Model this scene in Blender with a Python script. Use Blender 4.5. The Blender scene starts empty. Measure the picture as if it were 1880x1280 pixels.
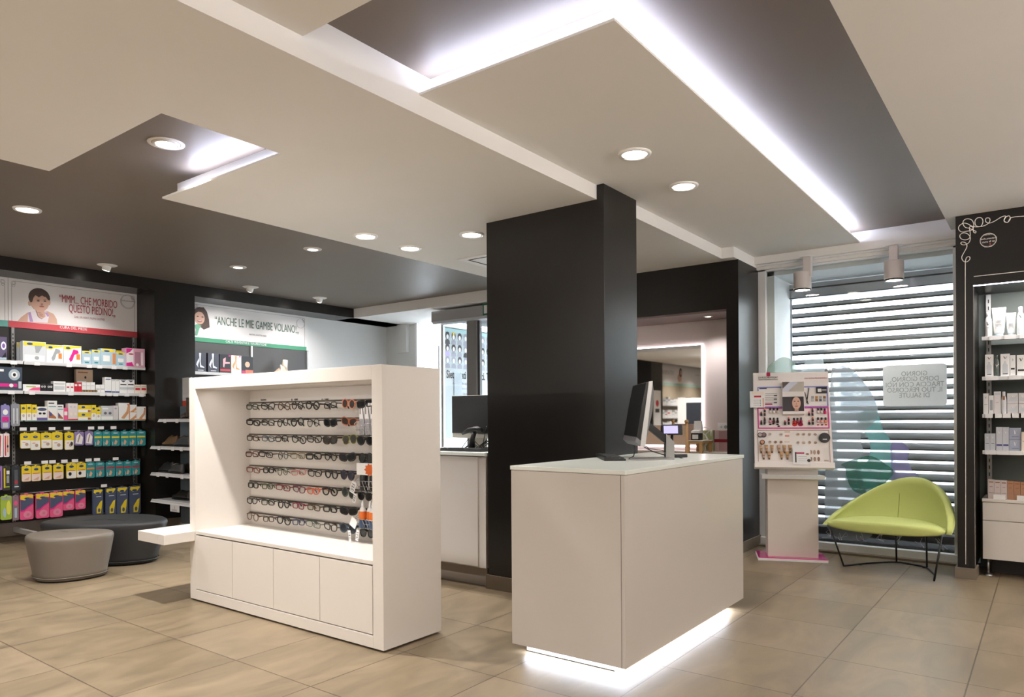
import bpy, bmesh, math, random
from mathutils import Vector, Matrix
random.seed(7)
C = bpy.context.scene.collection
SC = bpy.context.scene
PI = math.pi

# ------------------------------------------------------------------ camera
F, CX, CY, CAMH = 1311.9, 940.0, 766.0, 1.30
YAW, ROLL = math.radians(53.108), math.radians(-0.373)
fw = Vector((math.sin(YAW), math.cos(YAW), 0))
rt0 = Vector((math.cos(YAW), -math.sin(YAW), 0)); up0 = Vector((0, 0, 1))
rt = rt0*math.cos(ROLL) + up0*math.sin(ROLL)
up = -rt0*math.sin(ROLL) + up0*math.cos(ROLL)
cam_data = bpy.data.cameras.new('camera'); cam = bpy.data.objects.new('camera', cam_data); C.objects.link(cam)
cam.matrix_world = Matrix(((rt.x, up.x, -fw.x, 0), (rt.y, up.y, -fw.y, 0), (rt.z, up.z, -fw.z, CAMH), (0, 0, 0, 1)))
cam_data.sensor_fit = 'HORIZONTAL'; cam_data.sensor_width = 36.0
cam_data.lens = 36.0*F/1880.0
cam_data.shift_x = 0.0
cam_data.shift_y = (CY-640.0)/1880.0
cam_data.clip_start = 0.05; cam_data.clip_end = 200
SC.camera = cam

# ------------------------------------------------------------------ look
SC.view_settings.view_transform = 'Standard'; SC.view_settings.look = 'None'
SC.view_settings.gamma = 1.0; SC.view_settings.exposure = 0.5
SC.view_settings.use_curve_mapping = False
SC.cycles.use_denoising = True
SC.cycles.max_bounces = 8; SC.cycles.diffuse_bounces = 5; SC.cycles.glossy_bounces = 4
SC.cycles.transmission_bounces = 6; SC.cycles.transparent_max_bounces = 10
SC.cycles.caustics_reflective = False; SC.cycles.caustics_refractive = False
SC.cycles.sample_clamp_indirect = 6.0

# ------------------------------------------------------------------ world (bright overcast day)
W = bpy.data.worlds.new('overcast_sky'); SC.world = W; W.use_nodes = True
bg = W.node_tree.nodes['Background']; bg.inputs[0].default_value = (0.86, 0.93, 1.0, 1); bg.inputs[1].default_value = 12.0

# ------------------------------------------------------------------ image point -> place in the room
def ray(x, y): return fw + rt*((x-CX)/F) - up*((y-CY)/F)
O = Vector((0, 0, CAMH))
def onX(x, y, c): d = ray(x, y); return O + d*(c/d.x)
def onY(x, y, c): d = ray(x, y); return O + d*(c/d.y)
def onZ(x, y, c): d = ray(x, y); return O + d*((c-CAMH)/d.z)
def onP(x, y, p, n): d = ray(x, y); return O + d*((p-O).dot(n)/d.dot(n))
def atD(x, dep): d = fw*dep + rt0*((x-CX)/F*dep); return Vector((d.x, d.y, 0))

# ------------------------------------------------------------------ materials
def lin(c):
    c = c.lstrip('#'); v = [int(c[i:i+2], 16)/255 for i in (0, 2, 4)]
    return tuple((x/12.92 if x <= .04045 else ((x+.055)/1.055)**2.4) for x in v)
MATS = {}
def mat(name, col='#808080', rough=.5, metal=0., emit=None, es=0., spec=.5, noise=0., nscale=30., bump=0., trans=0., alpha=1., coat=0.):
    if name in MATS: return MATS[name]
    m = bpy.data.materials.new(name); m.use_nodes = True; nt = m.node_tree; b = nt.nodes['Principled BSDF']
    c = lin(col)
    b.inputs['Base Color'].default_value = (*c, 1); b.inputs['Roughness'].default_value = rough
    b.inputs['Metallic'].default_value = metal; b.inputs['Specular IOR Level'].default_value = spec
    b.inputs['Alpha'].default_value = alpha; b.inputs['Transmission Weight'].default_value = trans
    b.inputs['Coat Weight'].default_value = coat
    if emit: b.inputs['Emission Color'].default_value = (*lin(emit), 1); b.inputs['Emission Strength'].default_value = es
    if noise or bump:
        tc = nt.nodes.new('ShaderNodeTexCoord'); no = nt.nodes.new('ShaderNodeTexNoise')
        no.inputs['Scale'].default_value = nscale; no.inputs['Detail'].default_value = 5
        nt.links.new(tc.outputs['Object'], no.inputs['Vector'])
        if noise:
            mx = nt.nodes.new('ShaderNodeMix'); mx.data_type = 'RGBA'
            mx.inputs['A'].default_value = (*[v*(1-noise) for v in c], 1); mx.inputs['B'].default_value = (*[min(1, v*(1+noise)) for v in c], 1)
            nt.links.new(no.outputs['Fac'], mx.inputs['Factor']); nt.links.new(mx.outputs['Result'], b.inputs['Base Color'])
        if bump:
            bp = nt.nodes.new('ShaderNodeBump'); bp.inputs['Strength'].default_value = bump; bp.inputs['Distance'].default_value = .002
            nt.links.new(no.outputs['Fac'], bp.inputs['Height']); nt.links.new(bp.outputs['Normal'], b.inputs['Normal'])
    MATS[name] = m; return m
def film(name, col, fac, rough=.3, glow=False):
    m = bpy.data.materials.new(name); m.use_nodes = True; nt = m.node_tree; b = nt.nodes['Principled BSDF']
    b.inputs['Base Color'].default_value = (*lin(col), 1); b.inputs['Roughness'].default_value = rough
    t = nt.nodes.new('ShaderNodeBsdfTransparent'); t.inputs[0].default_value = (1, 1, 1, 1)
    if glow:
        tl = nt.nodes.new('ShaderNodeBsdfTranslucent'); tl.inputs[0].default_value = (*lin(col), 1); m2 = nt.nodes.new('ShaderNodeMixShader'); m2.inputs[0].default_value = glow if glow is not True else .35
        nt.links.new(b.outputs[0], m2.inputs[1]); nt.links.new(tl.outputs[0], m2.inputs[2]); b = m2
    mx = nt.nodes.new('ShaderNodeMixShader'); mx.inputs[0].default_value = fac
    nt.links.new(t.outputs[0], mx.inputs[1]); nt.links.new(b.outputs[0], mx.inputs[2])
    nt.links.new(mx.outputs[0], nt.nodes['Material Output'].inputs[0]); MATS[name] = m; return m
def pane_mat(name, tint=(.97, .985, .98), refl=.06):
    m = bpy.data.materials.new(name); m.use_nodes = True; nt = m.node_tree; nt.nodes.remove(nt.nodes['Principled BSDF'])
    t = nt.nodes.new('ShaderNodeBsdfTransparent'); t.inputs[0].default_value = (*tint, 1)
    g = nt.nodes.new('ShaderNodeBsdfGlossy'); g.inputs['Roughness'].default_value = .02
    lw_ = nt.nodes.new('ShaderNodeLayerWeight'); lw_.inputs[0].default_value = .5
    pw = nt.nodes.new('ShaderNodeMath'); pw.operation = 'POWER'; pw.inputs[1].default_value = 4; nt.links.new(lw_.outputs['Facing'], pw.inputs[0])
    ad = nt.nodes.new('ShaderNodeMath'); ad.operation = 'MULTIPLY_ADD'; ad.inputs[1].default_value = .6; ad.inputs[2].default_value = refl*.6; nt.links.new(pw.outputs[0], ad.inputs[0])
    mx = nt.nodes.new('ShaderNodeMixShader')
    nt.links.new(ad.outputs[0], mx.inputs[0]); nt.links.new(t.outputs[0], mx.inputs[1]); nt.links.new(g.outputs[0], mx.inputs[2])
    nt.links.new(mx.outputs[0], nt.nodes['Material Output'].inputs[0]); MATS[name] = m; return m

white_paint = mat('white_ceiling_paint', '#e9e6e2', .85, noise=.02, nscale=3)
white_wall = mat('white_wall_paint', '#dcdcda', .8, noise=.02, nscale=4)
taupe = mat('dark_taupe_ceiling_paint', '#74695f', .5, noise=.05, nscale=2, spec=.4)
black_wall = mat('black_brown_wall_laminate', '#1d1a17', .3, noise=.06, nscale=3, spec=.35)
black_flat = mat('black_matt_board', '#211e1b', .55)
skirt = mat('taupe_skirting', '#75695a', .5, noise=.05)
white_lam = mat('white_laminate', '#dad4cd', .35, noise=.01)
white_glass = mat('white_back_painted_glass', '#e6ebe5', .22, spec=.3)
dark_gap = mat('dark_gap', '#1d1a18', .8)
metal = mat('brushed_steel', '#a8a8a6', .35, 1.)
alu = mat('aluminium_profile', '#c9c9c8', .4, .6)
grey_plastic = mat('light_grey_shelf_rail', '#d5d5d5', .4)
white_pl = mat('white_plastic', '#ececec', .4)
black_pl = mat('black_plastic', '#1a1a1b', .4)
screen_m = mat('dark_screen', '#242526', .25)
glass = pane_mat('clear_pane')
lens_clear = pane_mat('clear_lens', (.93, .94, .93))
lamp_on = mat('lit_lamp_lens', '#ffffff', .5, emit='#fff4e6', es=12)
led_cool = mat('cool_led_strip', '#ffffff', .5, emit='#e6e6ff', es=8)
led_mirror = mat('mirror_led_strip', '#ffffff', .5, emit='#ffeef2', es=3)
mirror_m = mat('mirror_silver', '#eeeeee', .02, 1.)

def floor_mat():
    m = bpy.data.materials.new('beige_stoneware_tiles'); m.use_nodes = True; nt = m.node_tree; b = nt.nodes['Principled BSDF']; L = nt.links.new
    N = nt.nodes.new
    tc = N('ShaderNodeTexCoord'); mp = N('ShaderNodeMapping'); L(tc.outputs['Object'], mp.inputs[0])
    mp.inputs['Location'].default_value = (-1.5505+.6285*20, -.3165+.6375*20, 0)
    br = N('ShaderNodeTexBrick'); L(mp.outputs[0], br.inputs['Vector'])
    br.offset = 0; br.squash = 1; br.inputs['Scale'].default_value = 1; br.inputs['Mortar Size'].default_value = .0034
    br.inputs['Mortar Smooth'].default_value = .1; br.inputs['Brick Width'].default_value = .6285; br.inputs['Row Height'].default_value = .6375
    br.inputs['Color1'].default_value = (*lin('#8b7c67'), 1); br.inputs['Color2'].default_value = (*lin('#7d6f59'), 1)
    br.inputs['Mortar'].default_value = (*lin('#57493b'), 1); br.inputs['Bias'].default_value = 0
    n1 = N('ShaderNodeTexNoise'); n1.inputs['Scale'].default_value = 1.6; n1.inputs['Detail'].default_value = 8; n1.inputs['Roughness'].default_value = .6; n1.inputs['Distortion'].default_value = 1.4
    mp2 = N('ShaderNodeMapping'); mp2.inputs['Scale'].default_value = (1.0, 2.4, 1); L(tc.outputs['Object'], mp2.inputs[0]); L(mp2.outputs[0], n1.inputs['Vector'])
    rp = N('ShaderNodeValToRGB'); rp.color_ramp.elements[0].position = .3; rp.color_ramp.elements[0].color = (.68, .67, .66, 1)
    rp.color_ramp.elements[1].position = .72; rp.color_ramp.elements[1].color = (1.16, 1.14, 1.11, 1); L(n1.outputs['Fac'], rp.inputs[0])
    mx = N('ShaderNodeMix'); mx.data_type = 'RGBA'; mx.blend_type = 'MULTIPLY'; mx.inputs['Factor'].default_value = 1
    L(br.outputs['Color'], mx.inputs['A']); L(rp.outputs[0], mx.inputs['B']); L(mx.outputs['Result'], b.inputs['Base Color'])
    b.inputs['Roughness'].default_value = .38; b.inputs['Specular IOR Level'].default_value = .4
    rr = N('ShaderNodeMapRange'); rr.inputs[3].default_value = .3; rr.inputs[4].default_value = .5; L(n1.outputs['Fac'], rr.inputs[0]); L(rr.outputs[0], b.inputs['Roughness'])
    bp = N('ShaderNodeBump'); bp.inputs['Strength'].default_value = .5; bp.inputs['Distance'].default_value = .002; bp.invert = True
    L(br.outputs['Fac'], bp.inputs['Height']); L(bp.outputs[0], b.inputs['Normal'])
    return m
tile_m = floor_mat()

# ------------------------------------------------------------------ mesh builder
class MB:
    def __init__(s): s.v = []; s.f = []; s.m = []; s.mats = []; s.sm = []
    def mi(s, m):
        if m not in s.mats: s.mats.append(m)
        return s.mats.index(m)
    def poly(s, pts, m, smooth=False):
        b = len(s.v); s.v += [tuple(p) for p in pts]; s.f.append(tuple(range(b, b+len(pts)))); s.m.append(s.mi(m)); s.sm.append(smooth)
    def raw(s, vs, fs, m, smooth=False):
        b = len(s.v); s.v += [tuple(p) for p in vs]; k = s.mi(m)
        for f in fs: s.f.append(tuple(b+i for i in f)); s.m.append(k); s.sm.append(smooth)
        return s
    def box(s, x0, x1, y0, y1, z0, z1, m):
        x0, x1 = sorted((x0, x1)); y0, y1 = sorted((y0, y1)); z0, z1 = sorted((z0, z1))
        vs = [(x0, y0, z0), (x1, y0, z0), (x1, y1, z0), (x0, y1, z0), (x0, y0, z1), (x1, y0, z1), (x1, y1, z1), (x0, y1, z1)]
        return s.raw(vs, [(0, 3, 2, 1), (4, 5, 6, 7), (0, 1, 5, 4), (1, 2, 6, 5), (2, 3, 7, 6), (3, 0, 4, 7)], m)
    def prism(s, pts, a0, a1, m, axis='z', smooth=False):
        # pts ccw in the plane across axis; extruded from a0 to a1
        n = len(pts)
        def P(p, a):
            return (p[0], p[1], a) if axis == 'z' else ((p[0], a, p[1]) if axis == 'y' else (a, p[0], p[1]))
        vs = [P(p, a0) for p in pts] + [P(p, a1) for p in pts]
        fs = [tuple(reversed(range(n))), tuple(range(n, 2*n))] + [(i, (i+1) % n, n+(i+1) % n, n+i) for i in range(n)]
        if axis == 'y': fs = [tuple(reversed(f)) for f in fs]
        return s.raw(vs, fs, m, smooth)
    def lathe(s, prof, m, seg=20, c=(0, 0, 0), smooth=True, cap=True):
        n = len(prof); vs = []; fs = []
        for k in range(seg):
            a = 2*PI*k/seg
            for r, z in prof: vs.append((c[0]+r*math.cos(a), c[1]+r*math.sin(a), c[2]+z))
        for k in range(seg):
            k2 = (k+1) % seg
            for i in range(n-1): fs.append((k*n+i, k2*n+i, k2*n+i+1, k*n+i+1))
        s.raw(vs, fs, m, smooth)
        if cap and prof[0][0] > 1e-5: s.raw([vs[k*n] for k in range(seg)], [tuple(reversed(range(seg)))], m)
        if cap and prof[-1][0] > 1e-5: s.raw([vs[k*n+n-1] for k in range(seg)], [tuple(range(seg))], m)
        return s
    def tube(s, pts, r, m, seg=8, closed=False, smooth=True):
        pts = [Vector(p) for p in pts]; n = len(pts); vs = []; fs = []; ref = None
        rr = r if isinstance(r, (list, tuple)) else [r]*n
        for i, p in enumerate(pts):
            a = pts[(i-1) % n] if (closed or i > 0) else p; b = pts[(i+1) % n] if (closed or i < n-1) else p
            t = (b-a); t = t.normalized() if t.length > 1e-9 else Vector((0, 0, 1))
            if ref is None: ref = t.orthogonal().normalized()
            u = (ref - t*ref.dot(t)); u = u.normalized() if u.length > 1e-6 else t.orthogonal().normalized()
            ref = u; w = t.cross(u)
            for k in range(seg):
                q = 2*PI*k/seg; vs.append(p + (u*math.cos(q)+w*math.sin(q))*rr[i])
        m2 = n if closed else n-1
        for i in range(m2):
            j = (i+1) % n
            for k in range(seg): fs.append((i*seg+k, i*seg+(k+1) % seg, j*seg+(k+1) % seg, j*seg+k))
        if not closed: fs += [tuple(reversed(range(seg))), tuple(range((n-1)*seg, n*seg))]
        return s.raw(vs, fs, m, smooth)
    def loft(s, rings, m, cap=True, smooth=True):
        n = len(rings[0]); vs = [p for r in rings for p in r]; fs = []
        for i in range(len(rings)-1):
            for k in range(n): fs.append((i*n+k, i*n+(k+1) % n, (i+1)*n+(k+1) % n, (i+1)*n+k))
        if cap: fs += [tuple(reversed(range(n))), tuple(range((len(rings)-1)*n, len(rings)*n))]
        return s.raw(vs, fs, m, smooth)
    def ell(s, cx, cz, rx, rz, y0, y1, m, n=20):
        return s.prism([(cx+rx*math.cos(2*PI*k/n), cz+rz*math.sin(2*PI*k/n)) for k in range(n)], y0, y1, m, 'y')
    def mesh(s, name):
        me = bpy.data.meshes.new(name); me.from_pydata(s.v, [], s.f)
        for m in s.mats: me.materials.append(m)
        me.polygons.foreach_set('material_index', s.m); me.polygons.foreach_set('use_smooth', s.sm); me.update(); return me
    def build(s, name, parent=None, bevel=0, sub=0, label=None, loc=None, solid=0, fix=False):
        me = s.mesh(name)
        if fix:
            bm = bmesh.new(); bm.from_mesh(me); bmesh.ops.remove_doubles(bm, verts=bm.verts, dist=1e-5); bmesh.ops.recalc_face_normals(bm, faces=bm.faces); bm.to_mesh(me); bm.free()
        o = bpy.data.objects.new(name, me); C.objects.link(o)
        if parent: o.parent = parent
        if loc is not None: o.location = loc
        if solid: q = o.modifiers.new('solid', 'SOLIDIFY'); q.thickness = solid; q.offset = 0
        if bevel: q = o.modifiers.new('bevel', 'BEVEL'); q.width = bevel; q.segments = 2; q.limit_method = 'ANGLE'; q.angle_limit = .8
        if sub: q = o.modifiers.new('sub', 'SUBSURF'); q.levels = sub; q.render_levels = sub
        if label: o['label'] = label
        return o

def tag(o, label, cat, group=None, kind=None):
    o['label'] = label; o['category'] = cat
    if group: o['group'] = group
    if kind: o['kind'] = kind
    return o
def thing(name, label, cat, loc=(0, 0, 0), rz=0., group=None):
    o = bpy.data.objects.new(name, None); C.objects.link(o); o.empty_display_size = .05
    o.location = loc; o.rotation_euler = (0, 0, rz); return tag(o, label, cat, group)
def struct(name, mb, bevel=0, label=None):
    o = mb.build(name, bevel=bevel); o['kind'] = 'structure'
    if label: o['label'] = label
    return o
def copy_tree(o, parent=None):
    c = o.copy(); C.objects.link(c); c.parent = parent
    for ch in list(o.children): copy_tree(ch, c)
    return c
def text(s, size, m, parent, loc, name='lettering', mirror=False, align='CENTER', ext=.0006, squeeze=1., rot=None, bold=0., shear=0.):
    cu = bpy.data.curves.new(name, 'FONT'); cu.body = s; cu.size = size; cu.extrude = ext; cu.align_x = align; cu.align_y = 'CENTER'
    cu.offset = bold; cu.shear = shear; cu.resolution_u = 3
    t = bpy.data.objects.new(name, cu); C.objects.link(t)
    me = bpy.data.meshes.new_from_object(t); bpy.data.objects.remove(t); bpy.data.curves.remove(cu)
    me.materials.clear(); me.materials.append(m)
    o = bpy.data.objects.new(name, me); C.objects.link(o)
    if parent: o.parent = parent
    o.location = loc; o.rotation_euler = rot if rot else (PI/2, 0, PI if mirror else 0); o.scale = (squeeze, 1, 1)
    return o
def fit(o, w=None, h=None):
    vs = [v.co for v in o.data.vertices]; W0 = max(v.x for v in vs)-min(v.x for v in vs); H0 = max(v.y for v in vs)-min(v.y for v in vs)
    o.scale = ((w/W0) if w else 1, (h/H0) if h else 1, 1); return o
ORD = ['first', 'second', 'third', 'fourth', 'fifth', 'sixth', 'seventh', 'eighth', 'ninth', 'tenth', 'eleventh', 'twelfth', 'thirteenth', 'fourteenth', 'fifteenth', 'sixteenth', 'seventeenth', 'eighteenth', 'nineteenth', 'twentieth']

# ------------------------------------------------------------------ lights
WARM = (1.0, .96, .92); COOL = (.70, .76, 1.0); NEUT = (1, .96, .94)
def spot(name, loc, power, size=2.3, blend=.6, col=WARM, aim=(0, 0, -1), rad=.07, parent=None):
    l = bpy.data.lights.new(name, 'SPOT'); l.energy = power; l.spot_size = size; l.spot_blend = blend; l.color = col; l.shadow_soft_size = rad
    o = bpy.data.objects.new(name, l); C.objects.link(o); o.location = loc
    o.rotation_euler = Vector(aim).to_track_quat('-Z', 'Y').to_euler()
    if parent: o.parent = parent
    return o
def strip(name, a, b, width, power, aim, col=COOL):
    a = Vector(a); b = Vector(b); d = (b-a); aim = Vector(aim).normalized(); x = d.normalized(); z = -aim; y = z.cross(x)
    l = bpy.data.lights.new(name, 'AREA'); l.shape = 'RECTANGLE'; l.size = d.length; l.size_y = width; l.energy = power; l.color = col
    o = bpy.data.objects.new(name, l); C.objects.link(o)
    mw = Matrix((x, y, z)).transposed().to_4x4(); mw.translation = (a+b)/2; o.matrix_world = mw; return o

ZP, ZS, ZD = 2.873, 2.775, 2.98          # panel and upper white ceiling, lower white slab, dark ceiling
LED_P = 20
strip('cove_light', (2.56, 1.405, 2.888), (7.1, 1.405, 2.888), .012, LED_P*.75, (0, -.25, 1))
strip('cove_light', (2.56, 1.41, 2.888), (2.56, 2.43, 2.888), .012, LED_P*.17, (-.25, 0, 1))
strip('cove_light', (2.575, 3.43, 2.886), (2.575, 4.62, 2.886), .012, LED_P*.3, (-.5, 0, 1))
strip('cove_light', (2.435, 3.43, 2.789), (2.435, 4.60, 2.789), .006, LED_P*.03, (1, 0, .6))

strip('added_fill_strip', (-2.9, 1.2, 2.36), (-2.9, 6.2, 2.36), .04, 85, (.8, 0, 1), NEUT)  # added out-of-frame fill behind the viewer, brightening ceiling and cabinet fronts
# added out-of-frame fill above the right-wall cabinets, brightening ceiling and side faces
strip('added_fill_strip', (-1.5, -2.62, 2.36), (6.3, -2.62, 2.36), .04, 180, (0, .5, 1), NEUT)
# ------------------------------------------------------------------ large structure
XB, XS = -9.0, 7.25            # back end of the shop, shop front plane
YR = -3.0                      # right end of the shop
YH, YN = 8.53, 8.98            # left wall: front plane, niche back
struct('floor', MB().box(XB, 16, YR, 12, -.08, 0, tile_m))
struct('ceiling', MB().box(XB, 7.33, .655, YH+.6, ZD, ZD+.1, taupe), label='dark taupe recessed ceiling')
struct('ceiling', MB().box(XB, 1.84, YR, 2.46, ZP, ZD, white_paint), label='white upper ceiling beside the lit recess')
mb = MB(); mb.box(1.84, 7.5, YR, .655, ZP, ZD+.1, white_paint)
struct('ceiling', mb, label='white upper ceiling on the right of the recess')
mb = MB(); mb.box(7.16, 7.5, .655, 2.46, ZP, ZD, white_paint); struct('ceiling', mb, label='white ceiling strip along the shop front')
# lower white slab with notch
mb = MB()
mb.box(XB, 1.745, 2.46, 4.725, ZS, 2.83, white_paint)
mb.box(1.745, 2.42, 2.46, 3.41, ZS, 2.83, white_paint)
mb.box(2.42, 7.33, 2.46, 4.725, ZS, 2.787, white_paint)
mb.box(2.49, 7.33, 2.475, 4.66, 2.787, 2.88, white_paint)
mb.box(4.9, 7.33, 2.475, 4.725, 2.88, ZD, white_paint)
mb.box(6.55, 7.25, 2.33, 2.46, ZS, ZP, white_paint)
struct('ceiling', mb, label='lower white ceiling slab with a square notch')
struct('ceiling', MB().box(XB, -.5, 4.725, YH, ZS, 2.83, white_paint), label='white ceiling over the far part of the shop')
struct('trim_1', MB().box(1.84, 7.16, 2.445, 2.46, ZS, ZD, white_paint).box(XB, 1.84, 2.445, 2.46, ZS, ZP, white_paint))
# raised panel inside the recess: lip + set back upstand
mb = MB()
mb.box(2.52, 7.16, 1.37, 2.445, ZP, ZP+.012, white_paint)
mb.box(2.60, 7.16, 1.445, 2.445, ZP+.012, ZD, white_paint)
struct('ceiling', mb, label='floating white ceiling panel edged with light')
# shop front beam and soffits
struct('trim_2', MB().box(7.13, 7.24, .585, 2.33, 2.80, ZP, white_paint).box(7.2, 7.27, .585, 2.33, 2.755, 2.80, white_paint).box(7.18, 7.205, .585, 2.33, 2.785, 2.80, white_pl))
struct('trim_3', MB().box(7.33, 8.5, 4.6, YN+.05, 2.84, 3.1, white_paint), label='white lintel over the entrance')
# left wall
mb = MB()
mb.box(XB, 8.43, YH, YN+.05, 2.84, ZD+.05, black_wall)           # header
mb.box(4.265, 4.77, YH, YN, 0, 2.84, black_wall)                  # pier
mb.box(-3.9, -3.2, YH, YN, 0, 2.84, black_wall)
mb.box(XB, 8.43, YN, YN+.12, 0, 2.9, white_wall)
struct('wall_left', mb)
struct('baseboard_left', MB().box(4.255, 4.785, YH-.012, YH, 0, .1, skirt).box(-3.2, 4.265, YN-.02, YN, 0, .1, skirt))
# wall right of the left niche (white, shop front)
mb = MB(); mb.box(8.43, 8.55, 8.22, YN+.1, 0, 2.84, white_wall); mb.box(8.36, 8.43, 8.44, 8.66, 2.38, 2.84, white_wall)
struct('wall_entrance', mb)
struct('wall_right', MB().box(XB, 7.5, YR-.1, YR, 0, 3.0, white_wall))
struct('wall_back', MB().box(XB-.1, XB, YR, YN, 0, 3.0, white_wall))
rd = thing('added_wall_cabinet', 'white tall cabinet run added unseen behind the viewer to carry a fill light', 'cabinet', (-3.1, 3.7, 0))  # invented cabinet, placed out of view to hold the rear fill strip
MB().box(-.2, .2, -2.6, 2.6, 0, 2.32, white_lam).build('body', rd)
for i in range(7): MB().box(.2, .22, -2.59+.742*i, -1.86+.742*i, .08, 2.3, white_lam).build('door', rd)
rc = thing('added_wall_cabinet', 'white tall cabinet run added unseen along the right wall to carry a fill light', 'cabinet', (2.4, -2.8, 0))  # invented cabinet, placed out of view to hold the right-hand fill strip
MB().box(-4.2, 4.2, -.199, .15, 0, 2.32, white_lam).build('body', rc)
for i in range(12): MB().box(-4.19+.7*i, -3.51+.7*i, .15, .17, .08, 2.3, white_lam).build('door', rc)
MB().box(-4.2, 4.2, .13, .17, 2.32, 2.35, white_lam).build('light_ledge', rc)
# column
mb = MB(); mb.box(4.231, 4.712, 2.392, 3.408, .1, ZP+.1, black_wall); struct('column', mb, bevel=.003)
struct('baseboard_column', MB().box(4.216, 4.727, 2.377, 3.423, 0, .105, skirt))
# black wall with the make-up niche
XN = 6.67
mb = MB()
mb.box(XN, 7.25, 2.33, 2.447, .1, ZS, black_wall)
mb.box(XN, 7.25, 2.447, 4.35, 2.318, ZS, black_wall)
mb.box(XN, 7.25, 4.35, 4.9, 0, ZS, black_wall)
struct('wall_niche', mb)
struct('baseboard_niche', MB().box(XN-.015, 7.25, 2.315, 2.33, 0, .1, skirt).box(XN-.015, XN, 2.33, 2.447, 0, .1, skirt))
pink_wall = mat('blush_white_wall', '#dccfcc', .7)
struct('wall_mirror', MB().box(7.22, 7.32, 2.447, 4.9, 0, ZS+.1, pink_wall))
struct('trim_4', MB().box(XN+.02, 7.22, 2.447, 4.35, 2.30, 2.318, mat('rose_brown_soffit', '#7d6a66', .5)))
# right black wall, header, cabinet recess
mb = MB()
mb.box(XN, 7.25, .468, .583, .085, ZP, black_wall)
mb.box(XN, 7.25, YR, .468, 2.31, ZP, black_wall)
mb.box(XN, 7.25, -1.75, -1.6, 0, 2.31, black_wall)
mb.box(7.235, 7.3, YR, .468, 0, 2.4, mat('grey_green_back_panel', '#5f6763', .6))
struct('wall_shelving', mb)
struct('baseboard_shelving', MB().box(XN-.03, XN+.2, .455, .60, 0, .085, skirt))
# shop front window
wf = MB()
wf.box(7.24, 7.30, 2.255, 2.33, .03, 2.76, white_pl); wf.box(7.24, 7.30, .583, .655, .03, 2.76, white_pl)
wf.box(7.24, 7.30, .583, 2.33, 2.74, 2.765, white_pl); wf.box(7.22, 7.31, .583, 2.33, 0, .085, white_pl); wf.box(7.16, 7.24, .583, 2.315, 0, .02, skirt)
w1 = struct('window_1', wf, bevel=.003)
g = MB().box(7.272, 7.278, .655, 2.255, .085, 2.74, glass).build('pane', w1)

# ------------------------------------------------------------------ outside the window
wall_out = mat('pale_reveal_plaster', '#dadcdd', .8)
struct('trim_5', MB().box(7.31, 8.15, 2.19, 2.35, 0, 2.9, wall_out).box(7.31, 8.15, .5, 2.35, 2.70, 2.95, wall_out).box(7.31, 8.15, .45, .60, 0, 2.9, wall_out), label='pale reveal around the outside of the window')
SL = mat('galvanised_shutter_slat', '#a4a7ab', .36, .4, noise=.1, nscale=6)
SLd = mat('dark_shutter_joint', '#26282a', .6)
sh = thing('roller_shutter', 'grey metal roller shutter with open slats outside the window', 'shutter', (7.9, 1.4, 0))
b = MB(); b.box(-.06, .06, -.85, .79, 2.53, 2.68, SL); b.box(-.065, -.06, -.85, .79, 2.53, 2.538, SLd); b.box(-.065, -.06, -.85, .79, 2.62, 2.635, SLd); b.build('shutter_box', sh)
b = MB(); b.box(-.03, .03, .775, .79, 0, 2.55, SL); b.box(-.03, .03, -.85, -.83, 0, 2.55, SL); b.build('guide_rail', sh)
z = 2.44; k = 0
while z > .06:
    s = MB()
    open_ = z > 1.30
    h = .038 if open_ else .062
    prof = []
    for i in range(7):
        t = i/6; prof.append((-.012*math.sin(PI*t)*(1 if not open_ else .8), z + h*t))
    ring = [(p[0]-.004, p[1]) for p in prof] + [(p[0]+.004, p[1]) for p in reversed(prof)]
    vs = [(x, -.83, zz) for x, zz in ring] + [(x, .775, zz) for x, zz in ring]; n = len(ring)
    s.raw(vs, [(i, (i+1) % n, n+(i+1) % n, n+i) for i in range(n)], SL, True)
    s.box(-.006, .006, -.83, .775, z-.014, z, SLd)
    if open_:
        s.box(-.005, .005, -.83, -.825, z-.06, z, SL)
    s.build('slat', sh); z -= .0985; k += 1
pav = mat('grey_pavement', '#76797c', .8, noise=.1, nscale=8)
struct('pavement', MB().box(7.31, 16, -4, 12, 0, .02, pav))
# street facade and tree seen through the slats
fac = mat('pale_street_facade', '#e6e6e4', .8, noise=.03, nscale=2)
bd = thing('building', 'pale building across the street behind the open shutter slats', 'building', (15, 0, 0))
MB().box(0, 1, -5, 6.4, 0, 9, fac).build('wall', bd)
for (y0, z0) in ((-2.6, 1.2), (-.2, 1.2), (2.2, 1.2), (-2.6, 4.2), (-.2, 4.2), (2.2, 4.2)):
    f = MB().box(-.05, .02, y0, y0+1.1, z0, z0+1.5, mat('facade_window_frame', '#b9bcbe', .6)).build('window', bd)
    MB().box(-.06, -.05, y0+.08, y0+1.02, z0+.08, z0+1.42, mat('facade_window_glass', '#6e767c', .2)).build('pane', f)
tr = thing('tree', 'grey-green street tree seen through the upper shutter slats', 'tree', (11.2, 2.55, 0))
MB().tube([(0, 0, 0), (.03, 0, 1.2), (-.04, .05, 2.3)], [.09, .07, .05], mat('bark', '#6f6a63', .9)).build('trunk', tr)
lf = MB(); rnd = random.Random(3); leafm = mat('pale_leaf', '#b3b8ae', .6)
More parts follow.
